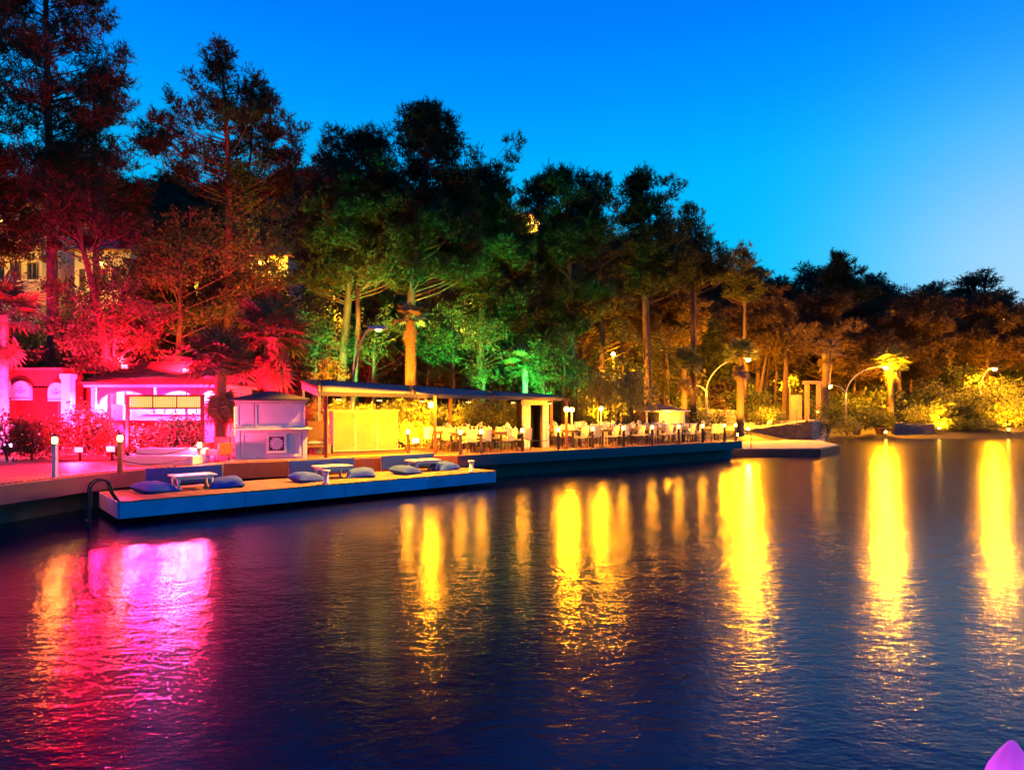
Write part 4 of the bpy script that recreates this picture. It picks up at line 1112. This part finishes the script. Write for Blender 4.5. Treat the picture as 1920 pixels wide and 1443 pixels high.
tree('red_lit_tree', 'sparse reddish tree before the yellow hillside house', 30, [(20, 720), (25, 600), (30, 480)], [(440, 30, 130), (500, -20, 120), (560, -30, 110), (640, -30, 120)], 35, 'leaf', 34, (14, 26), 90, tr=.12, mats=('leaf', 'bark'))
# lower green and amber trees in the middle
tree('green_lit_tree', 'bright green lit young tree left of the pergola roof', 30, [(612, 740), (612, 690)], [(668, 590, 640), (690, 580, 650), (712, 575, 655)], 36, 'leaf', 20, (10, 18), 190, tr=.06, mats=('leaf', 'bark'))
tree('green_lit_tree', 'bright green lit bush tree right of the pergola roof', 33, [(1020, 745), (1020, 690)], [(640, 1000, 1035), (665, 995, 1045), (700, 990, 1050), (730, 990, 1045)], 37, 'leaf', 26, (10, 18), 190, tr=.07, mats=('leaf', 'bark'))
tree('green_lit_tree', 'slender green lit tree above the pergola middle', 35, [(850, 740), (850, 640), (848, 560)], [(560, 820, 880), (620, 800, 900), (680, 800, 890)], 38, 'leaf', 34, (14, 24), 110, tr=.1, mats=('leaf', 'bark'))
tree('green_lit_tree', 'green lit tree with pale limbs behind the curved lamp', 34, [(700, 740), (702, 660), (705, 590)], [(580, 670, 760), (630, 650, 790), (680, 660, 770)], 39, 'leaf', 30, (14, 24), 100, tr=.12, mats=('leaf', 'bark'))
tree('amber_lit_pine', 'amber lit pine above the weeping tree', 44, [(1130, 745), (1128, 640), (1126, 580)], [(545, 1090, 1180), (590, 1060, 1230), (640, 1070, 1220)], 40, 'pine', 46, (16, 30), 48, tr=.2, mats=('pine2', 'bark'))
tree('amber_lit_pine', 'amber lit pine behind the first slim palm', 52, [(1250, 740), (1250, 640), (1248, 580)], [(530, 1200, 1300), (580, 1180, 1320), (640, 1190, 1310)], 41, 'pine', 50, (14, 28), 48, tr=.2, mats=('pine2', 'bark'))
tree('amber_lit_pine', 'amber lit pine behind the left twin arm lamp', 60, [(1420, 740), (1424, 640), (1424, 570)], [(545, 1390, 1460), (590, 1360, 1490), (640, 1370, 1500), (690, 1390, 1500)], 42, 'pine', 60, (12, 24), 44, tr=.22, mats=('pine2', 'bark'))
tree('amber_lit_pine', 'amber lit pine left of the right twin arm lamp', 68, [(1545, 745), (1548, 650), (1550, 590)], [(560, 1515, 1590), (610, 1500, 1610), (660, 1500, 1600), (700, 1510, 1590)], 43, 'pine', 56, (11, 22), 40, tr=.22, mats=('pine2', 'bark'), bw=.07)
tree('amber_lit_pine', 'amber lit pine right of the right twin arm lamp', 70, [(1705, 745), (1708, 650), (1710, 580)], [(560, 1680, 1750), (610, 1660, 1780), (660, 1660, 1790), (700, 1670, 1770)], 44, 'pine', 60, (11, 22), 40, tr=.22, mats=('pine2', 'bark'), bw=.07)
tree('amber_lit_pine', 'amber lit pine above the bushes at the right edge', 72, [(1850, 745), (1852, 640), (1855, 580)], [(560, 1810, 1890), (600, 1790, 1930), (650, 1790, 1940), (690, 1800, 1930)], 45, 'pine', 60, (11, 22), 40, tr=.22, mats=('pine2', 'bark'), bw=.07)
# bare trunks seen under the crowns
def bare_trunk(pts, Y, r, label):
    tp = [P(x, y, Y) for x, y in pts]; t = thing('slender_tree', label, 'tree', tp[0], 0, 'bare stems under the canopy')
    lt = [p-tp[0] for p in tp]
    MB().tube([lt[0] + Vector((0, 0, -2))] + lt, [r*1.1] + [r*(1-.4*i/(len(lt)-1)) for i in range(len(lt))], 8).build('trunk', M['bark'], t)
    rg = np.random.default_rng(int(pts[0][0])); s = Y/F; top = lt[-1]
    cl = [(top.x + rg.normal(0, 22*s), top.y + rg.normal(0, 22*s), top.z + rg.normal(0, 12*s), rg.uniform(12, 20)*s) for _ in range(12)]
    C, D = clump_points(rg, cl, 34); Ax = unit(D*.7 + np.array([0, 0, .6]))
    link('crown', np_mesh('crown', needles(rg, C, Ax, np.full(len(C), .5), 8, .35, .06), 3), M['pine2'], t)
wh = ['behind the rising stone wall', 'left of the garden gate', 'between wall and gate', 'right of the gate', 'beyond the twin lamp', 'under the amber pines']
for i, (pts, Y, r) in enumerate([([(1452, 775), (1456, 700), (1450, 640)], 58, .12), ([(1470, 785), (1473, 710), (1475, 650)], 56, .28), ([(1430, 770), (1440, 700), (1446, 640)], 60, .15),
        ([(1418, 780), (1428, 720), (1440, 650)], 57, .17), ([(1548, 770), (1556, 700), (1560, 640)], 64, .12), ([(1690, 770), (1684, 720), (1684, 660)], 66, .3), ([(1600, 760), (1604, 700)], 68, .12), ([(1125, 750), (1130, 640), (1128, 590)], 40, .2), ([(1098, 745), (1086, 640)], 41, .14), ([(700, 720), (702, 655)], 35, .22), ([(665, 720), (672, 600), (668, 520)], 33, .16), ([(840, 715), (842, 640), (846, 570)], 38, .18)]):
    bare_trunk(pts, Y, r, ['thin pale stem behind the stone wall', 'thick red textured stem just left of the garden gate', 'leaning brown stem behind the walkway', 'slanting red stem right of the slim palm', 'thin stem right of the garden gate', 'thick dark stem right of the bright palm', 'thin pale stem between lamp arms',
        'forked reddish stem left of the weeping tree', 'leaning dark stem above the pergola end', 'short yellowish stem behind the pergola roof', 'dark stem crossed by the curved lamp', 'reddish stem behind the pergola middle'][i])

# weeping tree
def weeping(px, Y, label, seed):
    rg = np.random.default_rng(seed); base = P(px, 800, Y); base.z = .95
    t = thing('weeping_tree', label, 'tree', base); s = Y/F
    b = MB().tube([(0, 0, -.3), (.1, 0, 1.2), (0, .1, 2.2)], [.2, .15, .1], 8); top = ZA(695, Y) - .95
    V = []
    for k in range(120):
        a = rg.uniform(0, 2*math.pi); rr = rg.uniform(.2, 1)*55*s; h = top*(1 - .25*(rr/(55*s))**2) + rg.normal(0, .1)
        cx, cy_ = rr*math.cos(a), rr*math.sin(a)*.8
        if k % 6 == 0: b.tube([(0, .1, 2.0), (cx*.5, cy_*.5, h*.95), (cx, cy_, h)], [.06, .035, .01], 5, False)
        ln = rg.uniform(1.0, 2.3); n = 34
        q = rg.uniform(0, 1, n)
        pts = np.stack([cx*(1+.12*q) + rg.normal(0, .05, n), cy_*(1+.12*q) + rg.normal(0, .05, n), h - q*ln], 1)
        V.append(leaves(rg, pts, .2, .16, 2.5))
    b.build('trunk', M['bark'], t); link('crown', np_mesh('crown', np.concatenate(V), 4), M['olean'], t)
weeping(1125, 35, 'weeping tree with hanging strands, left one behind the globe lanterns', 51)
weeping(1182, 36, 'weeping tree with hanging strands, right one beside the far kiosk', 52)

# ---------------------------------------------------------------- palms
def frond_mesh(ln, fan, nseg=15):
    b = MB(); pet = ln*.5
    b.tube([(0, 0, 0), (pet*.5, 0, .03), (pet, 0, 0)], [.02, .016, .012], 4, False)
    for k in range(nseg):
        a = (k/(nseg-1)-.5)*R(230); L_ = ln*.55*(1-.25*abs(k/(nseg-1)-.5)*2)
        d = Vector((math.cos(a), math.sin(a), 0)); sd = Vector((-d.y, d.x, 0))*ln*.035
        z1 = .05*abs(math.sin(a)); o = Vector((pet, 0, 0)); m_ = o + d*L_*.55 + Vector((0, 0, z1)); tip = o + d*L_ + Vector((0, 0, z1 - .22*L_))
        b.add([o, m_-sd, tip, m_+sd], [(0, 1, 2, 3)])
    return b.mesh('frond')
FR = {}
def palm(px, Y, pb, ptop, crown_px, label, seed, tr=.2, nf=26, lit='frond', skirt=0, rough=True, zb=None, bark='palmbark'):
    rg = random.Random(seed); s = Y/F; z0 = ZA(pb, Y) if zb is None else zb; ht = ZA(ptop, Y) - z0
    t = thing('palm_tree', label, 'palm', (XA(px, Y), Y, z0))
    b = MB(); n = max(8, int(ht/.13)); lean = rg.uniform(-.05, .05)
    prof = [(tr*1.25, -.6)]
    for k in range(n):
        z = ht*k/n; r = tr*(1.15 - .25*k/n)
        prof += [(r*(1.12 if rough else 1.02), z), (r*.9, z + ht/n*.8)]
    prof.append((tr*.8, ht))
    b.lathe(prof, n=10); b.build('trunk', M[bark], t)
    ln = crown_px*s
    key = round(ln, 1)
    if key not in FR: FR[key] = frond_mesh(ln, True)
    me = FR[key].copy(); me.materials.append(M[lit])
    for k in range(nf):
        el = R(80 - 105*(k/nf)**.9); az = k*2.39996 + rg.uniform(-.2, .2)
        o = link('frond', me, None, t); o.location = (0, 0, ht + rg.uniform(-.1, .1)); o.rotation_euler = (rg.uniform(-.3, .3), -el, az); o.rotation_mode = 'XYZ'
        sc_ = rg.uniform(.85, 1.1); o.scale = (sc_,)*3
    if skirt:
        md = FR[key].copy(); md.materials.append(M['dry'])
        for k in range(skirt):
            o = link('dry_frond', md, None, t); o.location = (0, 0, ht - rg.uniform(.1, .9)); o.rotation_euler = (rg.uniform(-.3, .3), R(rg.uniform(55, 80)), k*2.4); o.scale = (rg.uniform(.7, .95),)*3
    return t
palm(1283, 45, 788, 690, 46, 'slim palm with wide fan crown beside the far kiosk', 1, .20, 28, skirt=10, zb=.9)
palm(1388, 47, 800, 668, 40, 'slim palm with ringed trunk right of the left twin arm lamp', 2, .26, 26, skirt=8, zb=1.0)
palm(1670, 62, 795, 680, 36, 'bright lit palm trunk below the right twin arm lamp', 3, .27, 24, skirt=6, zb=1.1)
palm(1548, 57, 790, 660, 32, 'dark scaly palm trunk right of the garden gate', 4, .30, 22, lit='dry', skirt=6, zb=1.2)
palm(415, 23.8, 845, 690, 88, 'red lit fan palm leaning over the bar kiosk', 5, .20, 30, skirt=16, zb=1.0)
palm(512, 27, 835, 632, 90, 'tall fan palm with green top and dark shaggy skirt', 6, .24, 26, skirt=26, zb=1.0)
palm(2, 23.5, 845, 590, 90, 'magenta lit palm trunk at the left picture edge', 7, .22, 22, skirt=10, zb=1.0)
palm(985, 34, 800, 690, 48, 'small dark palm behind the right end of the pergola', 8, .14, 22, zb=1.0)
palm(770, 30.5, 830, 600, 40, 'reddish scaly palm trunk rising behind the pergola', 9, .26, 18, lit='dry', skirt=4, zb=1.0, bark='bark')

# ---------------------------------------------------------------- shrubs and hedges
def shrub(name, label, x, y, z, w, d, h, seed, m='olean', size=.16, n=1500, asp=.3, group=None, round_=False, stems=5, up=-.5, bloom=0):
    rg = np.random.default_rng(seed); t = thing(name, label, 'shrub', (x, y, z), 0, group)
    b = MB()
    for k in range(stems):
        a = rg.uniform(0, 6.28); rr = rg.uniform(.1, .4)
        b.tube([(0, 0, -.1), (rr*w*.4*math.cos(a), rr*d*.4*math.sin(a), h*.45), (rr*w*math.cos(a), rr*d*math.sin(a), h*.85)], [.03, .02, .008], 5, False)
    b.build('stem', M['bark'], t)
    u = unit(rg.normal(0, 1, (n, 3))); rr = rg.uniform(.15, 1, (n, 1))**(.25 if round_ else .45)
    lump = 1 + (.0 if round_ else .22)*np.sin(u[:, :1]*5 + seed)*np.cos(u[:, 2:]*6 + seed) + (0 if round_ else rg.normal(0, .1, (n, 1)))
    C = u*rr*lump*np.array([w/2, d/2, h/2]) + np.array([0, 0, h*.52])
    C[:, 2] = np.maximum(C[:, 2], .03)
    link('foliage', np_mesh('foliage', leaves(rg, C, size, asp, up), 4), M[m], t)
    if bloom:
        k = rg.choice(n, bloom, replace=False); link('blossom', np_mesh('blossom', leaves(rg, C[k]*1.03 + np.array([0, -.03, .02]), size*.9, .8, 0), 4), M['petal'], t)
    return t
for i, px in enumerate((590, 640, 690, 742, 790, 838, 885, 930, 968)):
    Y = 28.3 + (i % 2)*.6 + i*.12
    shrub('oleander_bush', f'tall yellow lit oleander bush behind the counter and pergola, {ordn[i]} from the left', XA(px, Y), Y, .98, 1.9, 1.3, 2.05 + .22*math.sin(i*2.1), 60+i, n=2600, size=.2, asp=.22, group='oleander bushes behind the pergola')
for i, (px, Y, w_, h_) in enumerate(((575, 26.5, 1.0, 1.5), (762, 27.5, .9, 1.2))):
    shrub('low_bush', ['bush filling the gap right of the kiosk', 'low bush right of the yellow counter'][i], XA(px, Y), Y, .98, w_, .9, h_, 80+i, n=900, size=.15)
for i, (px, Y, w_, h_, m_) in enumerate(((15, 20.5, 2.0, 1.6, 'hedge'), (60, 21.0, 1.6, 1.35, 'hedge'), (105, 22.0, 1.4, 1.3, 'hedge'), (150, 23.0, 1.5, 1.9, 'leaf'), (185, 23.6, 1.3, 1.6, 'leaf'), (205, 22.4, 1.0, 1.0, 'hedge'))):
    shrub('garden_shrub', ['dark violet lit shrub at the far left edge', 'dark shrub under the wide canvas sign', 'dark shrub under the narrow canvas sign', 'leafy shrub in front of the white screen', 'leafy shrub left of the bar front', 'red lit low shrub left of the gate frame'][i],
          XA(px, Y), Y, .98, w_, 1.1, h_, 90+i, m_, .11, 1700, .45, bloom=260 if m_ == 'leaf' else 25)
for i, (px, Y, h_) in enumerate(((258, 22.3, 1.15), (295, 22.6, 1.25), (330, 22.4, 1.45), (362, 22.7, 1.5))):
    shrub('flowering_shrub', f'white speckled shrub inside the gate frame, {ordn[i]} from the left', XA(px, Y), Y, .98, .85, .7, h_, 100+i, 'leaf', .09, 900, .5, 'shrubs inside the gate frame', bloom=330)
shrub('garden_shrub', 'small shrub at the foot of the left gate post', XA(222, 21.6), 21.6, .98, .5, .5, .8, 108, 'leaf', .09, 400, .5)
# right shore shrubs
for i, (px, Y, zb, w_, h_, m_, lab, rd) in enumerate([
    (1552, 50, .9, 2.6, 2.4, 'hedge', 'dark twiggy shrub at the corner of the stone wall', False),
    (1588, 54, .5, 2.4, 1.6, 'olean', 'loose shrub at the foot of the right twin arm lamp', False),
    (1622, 58.8, .8, 3.2, 2.1, 'hedge', 'clipped round shrub in a pot, left of the pair', True), (1655, 59.4, .8, 2.6, 1.7, 'hedge', 'clipped round shrub in a pot, right of the pair', True),
    (1715, 62.5, 1.1, 4.4, 1.9, 'olean', 'spreading shrub above the low stone planter wall', False), (1745, 66, 1.4, 5.0, 4.2, 'olean', 'large bright yellow shrub right of the lit palm', False),
    (1800, 65, 1.2, 5.6, 3.6, 'olean', 'broad yellow lit shrub below the right edge lamp, left half', False), (1862, 64.5, 1.2, 5.2, 4.4, 'olean', 'broad yellow lit shrub below the right edge lamp, right half', False),
    (1905, 63, 1.0, 5.0, 2.8, 'olean', 'bright low shrub at the right picture edge', False), (1790, 62, .6, 3.2, 1.3, 'hedge', 'dark low shrub at the end of the planter wall', False), (1840, 62, .6, 4.2, 1.0, 'olean', 'low creeping shrub on the right beach', False), (1925, 66, 1.4, 5, 4.6, 'olean', 'tall shrub leaving the frame at the right', False),
    (1308, 46, .95, 2.2, 1.7, 'olean', 'yellow shrub right of the far kiosk', False), (1340, 47, .95, 2.0, 1.4, 'leaf', 'leafy shrub at the foot of the left twin arm lamp', False), (1440, 53, 1.2, 3.0, 1.6, 'olean', 'shrub behind the rising stone wall', False), (1490, 56.5, 1.6, 2.6, 2.2, 'olean', 'bright shrub inside the garden gate', False), (1520, 57, 1.6, 2.4, 1.6, 'olean', 'shrub between the gate posts', False),
    (1100, 34.5, .95, 1.5, 1.6, 'hedge', 'dark round shrub behind the left service cabinet', False), (1160, 34.8, .95, 1.7, 1.7, 'hedge', 'dark round shrub behind the right service cabinet', False), (1190, 36, .95, 1.2, 1.3, 'hedge', 'dark shrub left of the far kiosk', False)]):
    shrub('shore_shrub', lab, XA(px, Y), Y, zb, w_, w_*.8, h_, 120+i, m_, .2 if Y > 50 else .15, 1800 if w_ > 2.5 else 1000, .4, None, rd)
for i, (px, Y) in enumerate(((1606, 58.4), (1650, 58.6))):
    t = thing('plant_pot', ['terracotta pot under the left clipped shrub', 'terracotta pot under the right clipped shrub'][i], 'plant pot', (XA(px, Y), Y, .35))
    MB().lathe([(.28, 0), (.42, .55), (.48, .58), (.48, .68), (.40, .68)], n=16).build('body', M['terracotta'], t)

# ---------------------------------------------------------------- woods on the hillside
def proto(seed, h, wd, m, kind):
    rg = np.random.default_rng(seed)
    t = bpy.data.objects.new('hill_pine', None)
    cl = []
    for k in range(26):
        z = h*rg.uniform(.32, .97); mw = wd*(.35 + .65*math.sin(math.pi*min(1, (1-z/h)*1.25 + .08)))
        a = rg.uniform(0, 6.28); rr = mw*rg.uniform(.1, .85)
        cl.append((rr*math.cos(a), rr*math.sin(a), z, rg.uniform(.55, 1.15)*wd*.38))
    b = MB(); tr_ = [Vector((0, 0, -1.5)), Vector((.1, 0, h*.4)), Vector((0, .1, h*.92))]; b.tube(tr_, [.22, .16, .05], 7); limbs(b, tr_, cl, rg, .16, 2)
    C, D = clump_points(rg, cl, 22)
    if kind == 'pine':
        Ax = unit(D*.7 + np.array([0, 0, .7]) + rg.normal(0, .3, D.shape)); V = needles(rg, C, Ax, np.full(len(C), .7), 8, .5, .10); me = np_mesh('crown', V, 3)
    else: me = np_mesh('crown', leaves(rg, np.repeat(C, 5, 0) + rg.normal(0, .22, (len(C)*5, 3)), .3), 4)
    me.materials.append(M[m]); tm = b.mesh('trunk'); tm.materials.append(M['bark'])
    return tm, me
PR = [proto(201, 9.5, 2.6, 'pine', 'pine'), proto(202, 8.2, 3.0, 'pine2', 'pine'), proto(203, 10.5, 2.4, 'pine2', 'pine'), proto(204, 7.2, 3.0, 'pine', 'leaf'), proto(205, 8.6, 2.8, 'pine2', 'pine')]
rg = np.random.default_rng(99); placed = []; tries = 0
LABS = set()
MARKS = [(30, 'the yellow house'), (120, 'the tallest pine'), (200, 'the leaning pine'), (300, 'the bar'), (430, 'the broad open pine'), (510, 'the tall fan palm'), (650, 'the broad green pine'), (790, 'the dome topped pine'), (900, 'the armed pine'), (985, 'the pergola end'), (1070, 'the round pine'), (1140, 'the weeping trees'), (1215, 'the knobbed pine'), (1300, 'the first slim palm'), (1390, 'the left twin lamp'), (1480, 'the garden gate'), (1572, 'the lone pine'), (1655, 'the right twin lamp'), (1760, 'the beach shrubs'), (1860, 'the right edge lamp')]
HOUSES = [(-60, 110, 36, 56), (120, 260, 36, 56), (320, 380, 44, 62), (440, 545, 50, 68), (615, 700, 42, 58), (830, 935, 44, 60), (980, 1016, 80, 100)]
while len(placed) < 292 and tries < 9000:
    tries += 1
    y = 38 + 74*rg.uniform()**.8; px = rg.uniform(-90, 2010); x = XA(px, y)
    if y < lerp_tab(x, START) + 3: continue
    if any(a < px < b and c < y < d for a, b, c, d in HOUSES) or (960 < px < 1045 and y > 84): continue
    md = 3.4 if y < 70 else 3.7
    if any((x-a)**2 + (y-b)**2 < md*md for a, b in placed): continue
    i = int(rg.integers(0, 5)); zone = 'left' if px < 560 else ('middle' if px < 1060 else 'right')
    lk = ['slender dark green', 'broad amber tinted', 'tall amber tinted', 'round leafy dark', 'bushy amber tinted'][i]
    band = 'at the foot of the hill' if y < 58 else ('low on the slope' if y < 72 else ('halfway up the slope' if y < 88 else ('high on the slope' if y < 100 else 'on the hilltop')))
    mk = min(MARKS, key=lambda q: abs(q[0]-px)); sd_ = 'left of' if px < mk[0]-14 else ('right of' if px > mk[0]+14 else 'behind')
    lb = f'{lk} tree {band}, {sd_} {mk[1]}'
    if lb in LABS: continue
    LABS.add(lb); placed.append((x, y))
    t = thing('hill_pine', lb, 'tree', (x, y, ground(x, y)), rg.uniform(0, 6.28), f'trees on the {zone} hillside')
    sc_ = rg.uniform(.75, 1.1); wd_ = (1.0 if y < 80 else 1.45); t.scale = (sc_*wd_*rg.uniform(.9, 1.2), sc_*wd_*rg.uniform(.9, 1.2), sc_)
    link('trunk', PR[i][0], None, t); link('crown', PR[i][1], None, t)

UB = []
for sd in (301, 302, 303):
    rgb = np.random.default_rng(sd); u = unit(rgb.normal(0, 1, (900, 3))); C = u*rgb.uniform(.2, 1, (900, 1))**.5*np.array([1.5, 1.3, 1.2])*(1+.2*np.sin(u[:, :1]*5+sd)) + np.array([0, 0, 1.25])
    me = np_mesh('foliage', leaves(rgb, C, .26, .45, -.2), 4); me.materials.append(M[['leaf', 'hedge', 'pine2'][sd % 3]])
    sb = MB()
    for k in range(5): sb.tube([(0, 0, -.4), (rgb.normal(0, .3), rgb.normal(0, .3), .9), (rgb.normal(0, .7), rgb.normal(0, .7), 1.8)], [.05, .035, .01], 5, False)
    sm_ = sb.mesh('stem'); sm_.materials.append(M['bark']); UB.append((sm_, me))
pl2 = []; tries = 0
while len(pl2) < 150 and tries < 6000:
    tries += 1
    px = rg.uniform(-60, 1960); y0 = rg.uniform(-1.5, 16); y = 34 + y0
    y = lerp_tab(XA(px, 50), START) + y0
    if px < 960: y = max(y, 31.5 + rg.uniform(0, 3)) if px > 420 else max(y, 31.5)
    x = XA(px, y)
    if abs(px-1510) < 60 and y < 62: continue
    if (612 < px < 700 or 830 < px < 930) and y < 55: continue
    if any((x-a)**2 + (y-b)**2 < 5.5 for a, b in pl2): continue
    i = int(rg.integers(0, 3))
    mk = min(MARKS, key=lambda q: abs(q[0]-px)); sd_ = 'left of' if px < mk[0]-14 else ('right of' if px > mk[0]+14 else 'behind')
    lb = f"{['leafy dark', 'dense dark', 'olive'][i]} bush under the trees {sd_} {mk[1]}, {'near' if y0 < 4 else ('mid' if y0 < 10 else 'far')} row"
    if lb in LABS: continue
    LABS.add(lb); pl2.append((x, y))
    t = thing('wood_bush', lb, 'bush', (x, y, ground(x, y)-.1), rg.uniform(0, 6.28), 'bushes under the trees')
    q_ = rg.uniform(.9, 1.7); t.scale = (q_*1.1, q_*1.1, q_*rg.uniform(.8, 1.3))
    link('stem', UB[i][0], None, t); link('foliage', UB[i][1], None, t)

# ---------------------------------------------------------------- coloured floodlights among the trees
def flood(px, py, Y, tx, ty, tY, energy, colname, label, angle=95):
    col = {'red': (1.0, .003, .02), 'green': (.02, 1.0, .13), 'amber': (1.0, .34, .006), 'magenta': (1.0, .05, .55)}[colname]
    x = XA(px, Y); zg = 1.0 if Y < 32 else ground(x, Y)
    z = max(zg + .25, ZA(py, Y)) if py else zg + .25
    t = thing('floodlight', label, 'floodlight', (x, Y, z))
    MB().box(-.16, .16, -.06, .10, 0, .22).build('housing', M['black'], t, .015)
    MB().box(-.03, .03, -.02, .02, -(z-zg)-.2, 0).build('stand', M['black'], t)
    MB().box(-.13, .13, -.072, -.062, .03, .19).build('lens', M[{'red': 'redlamp', 'green': 'greenlamp', 'amber': 'lamp', 'magenta': 'pinklamp'}[colname]], t)
    light('flood_light', 'SPOT', (0, -.25, .3), energy, col, .12, t, P(tx, ty, tY), angle)
flood(235, 692, 26.6, 190, 610, 29, 4400, 'red', 'red floodlight on the left of the bar roof', 95)
flood(350, 700, 26.2, 330, 640, 33, 2600, 'red', 'red floodlight on the right of the bar roof', 84)
flood(60, 0, 23, 90, 630, 29, 3800, 'red', 'red floodlight under the left tall pine', 70)
flood(455, 0, 24.0, 440, 620, 34, 4500, 'red', 'red floodlight behind the bar kiosk', 110)
flood(150, 0, 20.6, 120, 890, 15.5, 1500, 'red', 'added red floodlight low among the left shrubs aimed at the quay', 120)  # added source, turned on the quay to redden its deck
flood(18, 0, 22.6, 60, 660, 27, 900, 'magenta', 'magenta floodlight by the left edge palm', 120)
flood(210, 0, 20.8, 225, 690, 27, 4200, 'red', 'red floodlight before the gate frame', 120)
flood(640, 0, 31.2, 655, 540, 34, 2700, 'green', 'green floodlight under the broad green pine', 62)
flood(820, 0, 31.2, 800, 530, 34, 2700, 'green', 'green floodlight under the dome topped pine', 62)
flood(940, 0, 31, 955, 550, 37, 2500, 'green', 'green floodlight behind the pergola right half', 62)
flood(1012, 0, 31.5, 1025, 640, 35, 1500, 'green', 'green floodlight by the bright green bush', 70)
flood(1130, 0, 38.5, 1140, 560, 46, 6000, 'amber', 'added amber floodlight behind the weeping tree', 100)  # unseen amber floods added to brighten the right trees and shrubs
flood(1440, 0, 53, 1430, 590, 64, 7000, 'amber', 'added amber floodlight behind the rising stone wall', 100)
flood(1760, 0, 61.5, 1790, 600, 74, 5000, 'amber', 'added amber floodlight on the beach under the right shrubs', 110)
flood(1890, 0, 61, 1880, 640, 72, 4000, 'amber', 'added amber floodlight near the right picture edge', 110)
flood(870, 0, 26.6, 850, 800, 28.8, 4200, 'amber', 'added amber floodlight at the foot of the oleander bushes', 100)  # unseen floods added in front of the hedge to brighten its leaves
flood(690, 0, 26.8, 680, 785, 28.6, 3200, 'amber', 'added amber floodlight behind the yellow counter', 100)

flood(1380, 0, 44.5, 1390, 700, 47, 900, 'amber', 'amber floodlight at the foot of the left slim palm', 80)
flood(1290, 0, 42.5, 1283, 690, 45, 700, 'amber', 'amber floodlight at the foot of the first slim palm', 80)
flood(1660, 0, 59.8, 1670, 700, 62, 1100, 'amber', 'amber floodlight at the foot of the bright palm', 80)
flood(1585, 0, 56, 1600, 560, 76, 9000, 'amber', 'added amber floodlight beyond the corner shrub', 100)  # added to spread more amber over the right woods
flood(1250, 0, 47.5, 1260, 600, 56, 5000, 'amber', 'added amber floodlight behind the far kiosk', 100)

flood(1480, 0, 74, 1470, 560, 100, 26000, 'amber', 'added amber floodlight on the slope above the garden gate', 125)  # slope floods added so the hilltop crowns pick up amber
flood(1640, 0, 78, 1660, 570, 102, 26000, 'amber', 'added amber floodlight on the slope above the bright palm', 125)
flood(1830, 0, 79, 1850, 560, 102, 26000, 'amber', 'added amber floodlight on the slope near the right edge', 125)
flood(1230, 0, 62, 1230, 560, 85, 9000, 'amber', 'added amber floodlight on the slope behind the knobbed pine', 110)
for i, (px, Y, yt, lab) in enumerate(((588, 32.5, 590, 'left of the broad green pine'), (690, 36, 600, 'right of the broad green pine'), (800, 35.5, 590, 'right of the dome topped pine'), (905, 33.5, 600, 'under the armed pine'), (1055, 36.5, 610, 'under the round pine'), (1165, 40, 600, 'behind the weeping trees'), (1245, 46, 620, 'behind the far kiosk'), (960, 38, 580, 'behind the pergola end'))):
    tree('understory_tree', f'dark leafy low tree {lab}', Y, [(px, 745), (px+4, 690), (px-3, yt+20)], [(yt, px-30, px+30), (yt+40, px-52, px+50), (yt+90, px-46, px+52), (yt+115, px-30, px+30)], 70+i, 'leaf', 34, (14, 26), 80, tr=.1, mats=('hedge', 'bark'), group='leafy trees under the pines')

flood(1402, 808, 47.8, 1450, 832, 38, 900, 'amber', 'added amber floodlight on the low end of the stone wall', 110)  # added to turn the jetty sand yellow

flood(300, 0, 29.8, 290, 560, 35, 1100, 'amber', 'added amber floodlight behind the bar building', 100)  # added to mix orange into the red woods
flood(780, 0, 26.4, 775, 795, 28.6, 3600, 'amber', 'added amber floodlight right of the yellow counter aimed at the hedge', 110)  # one more flood added to lift the hedge
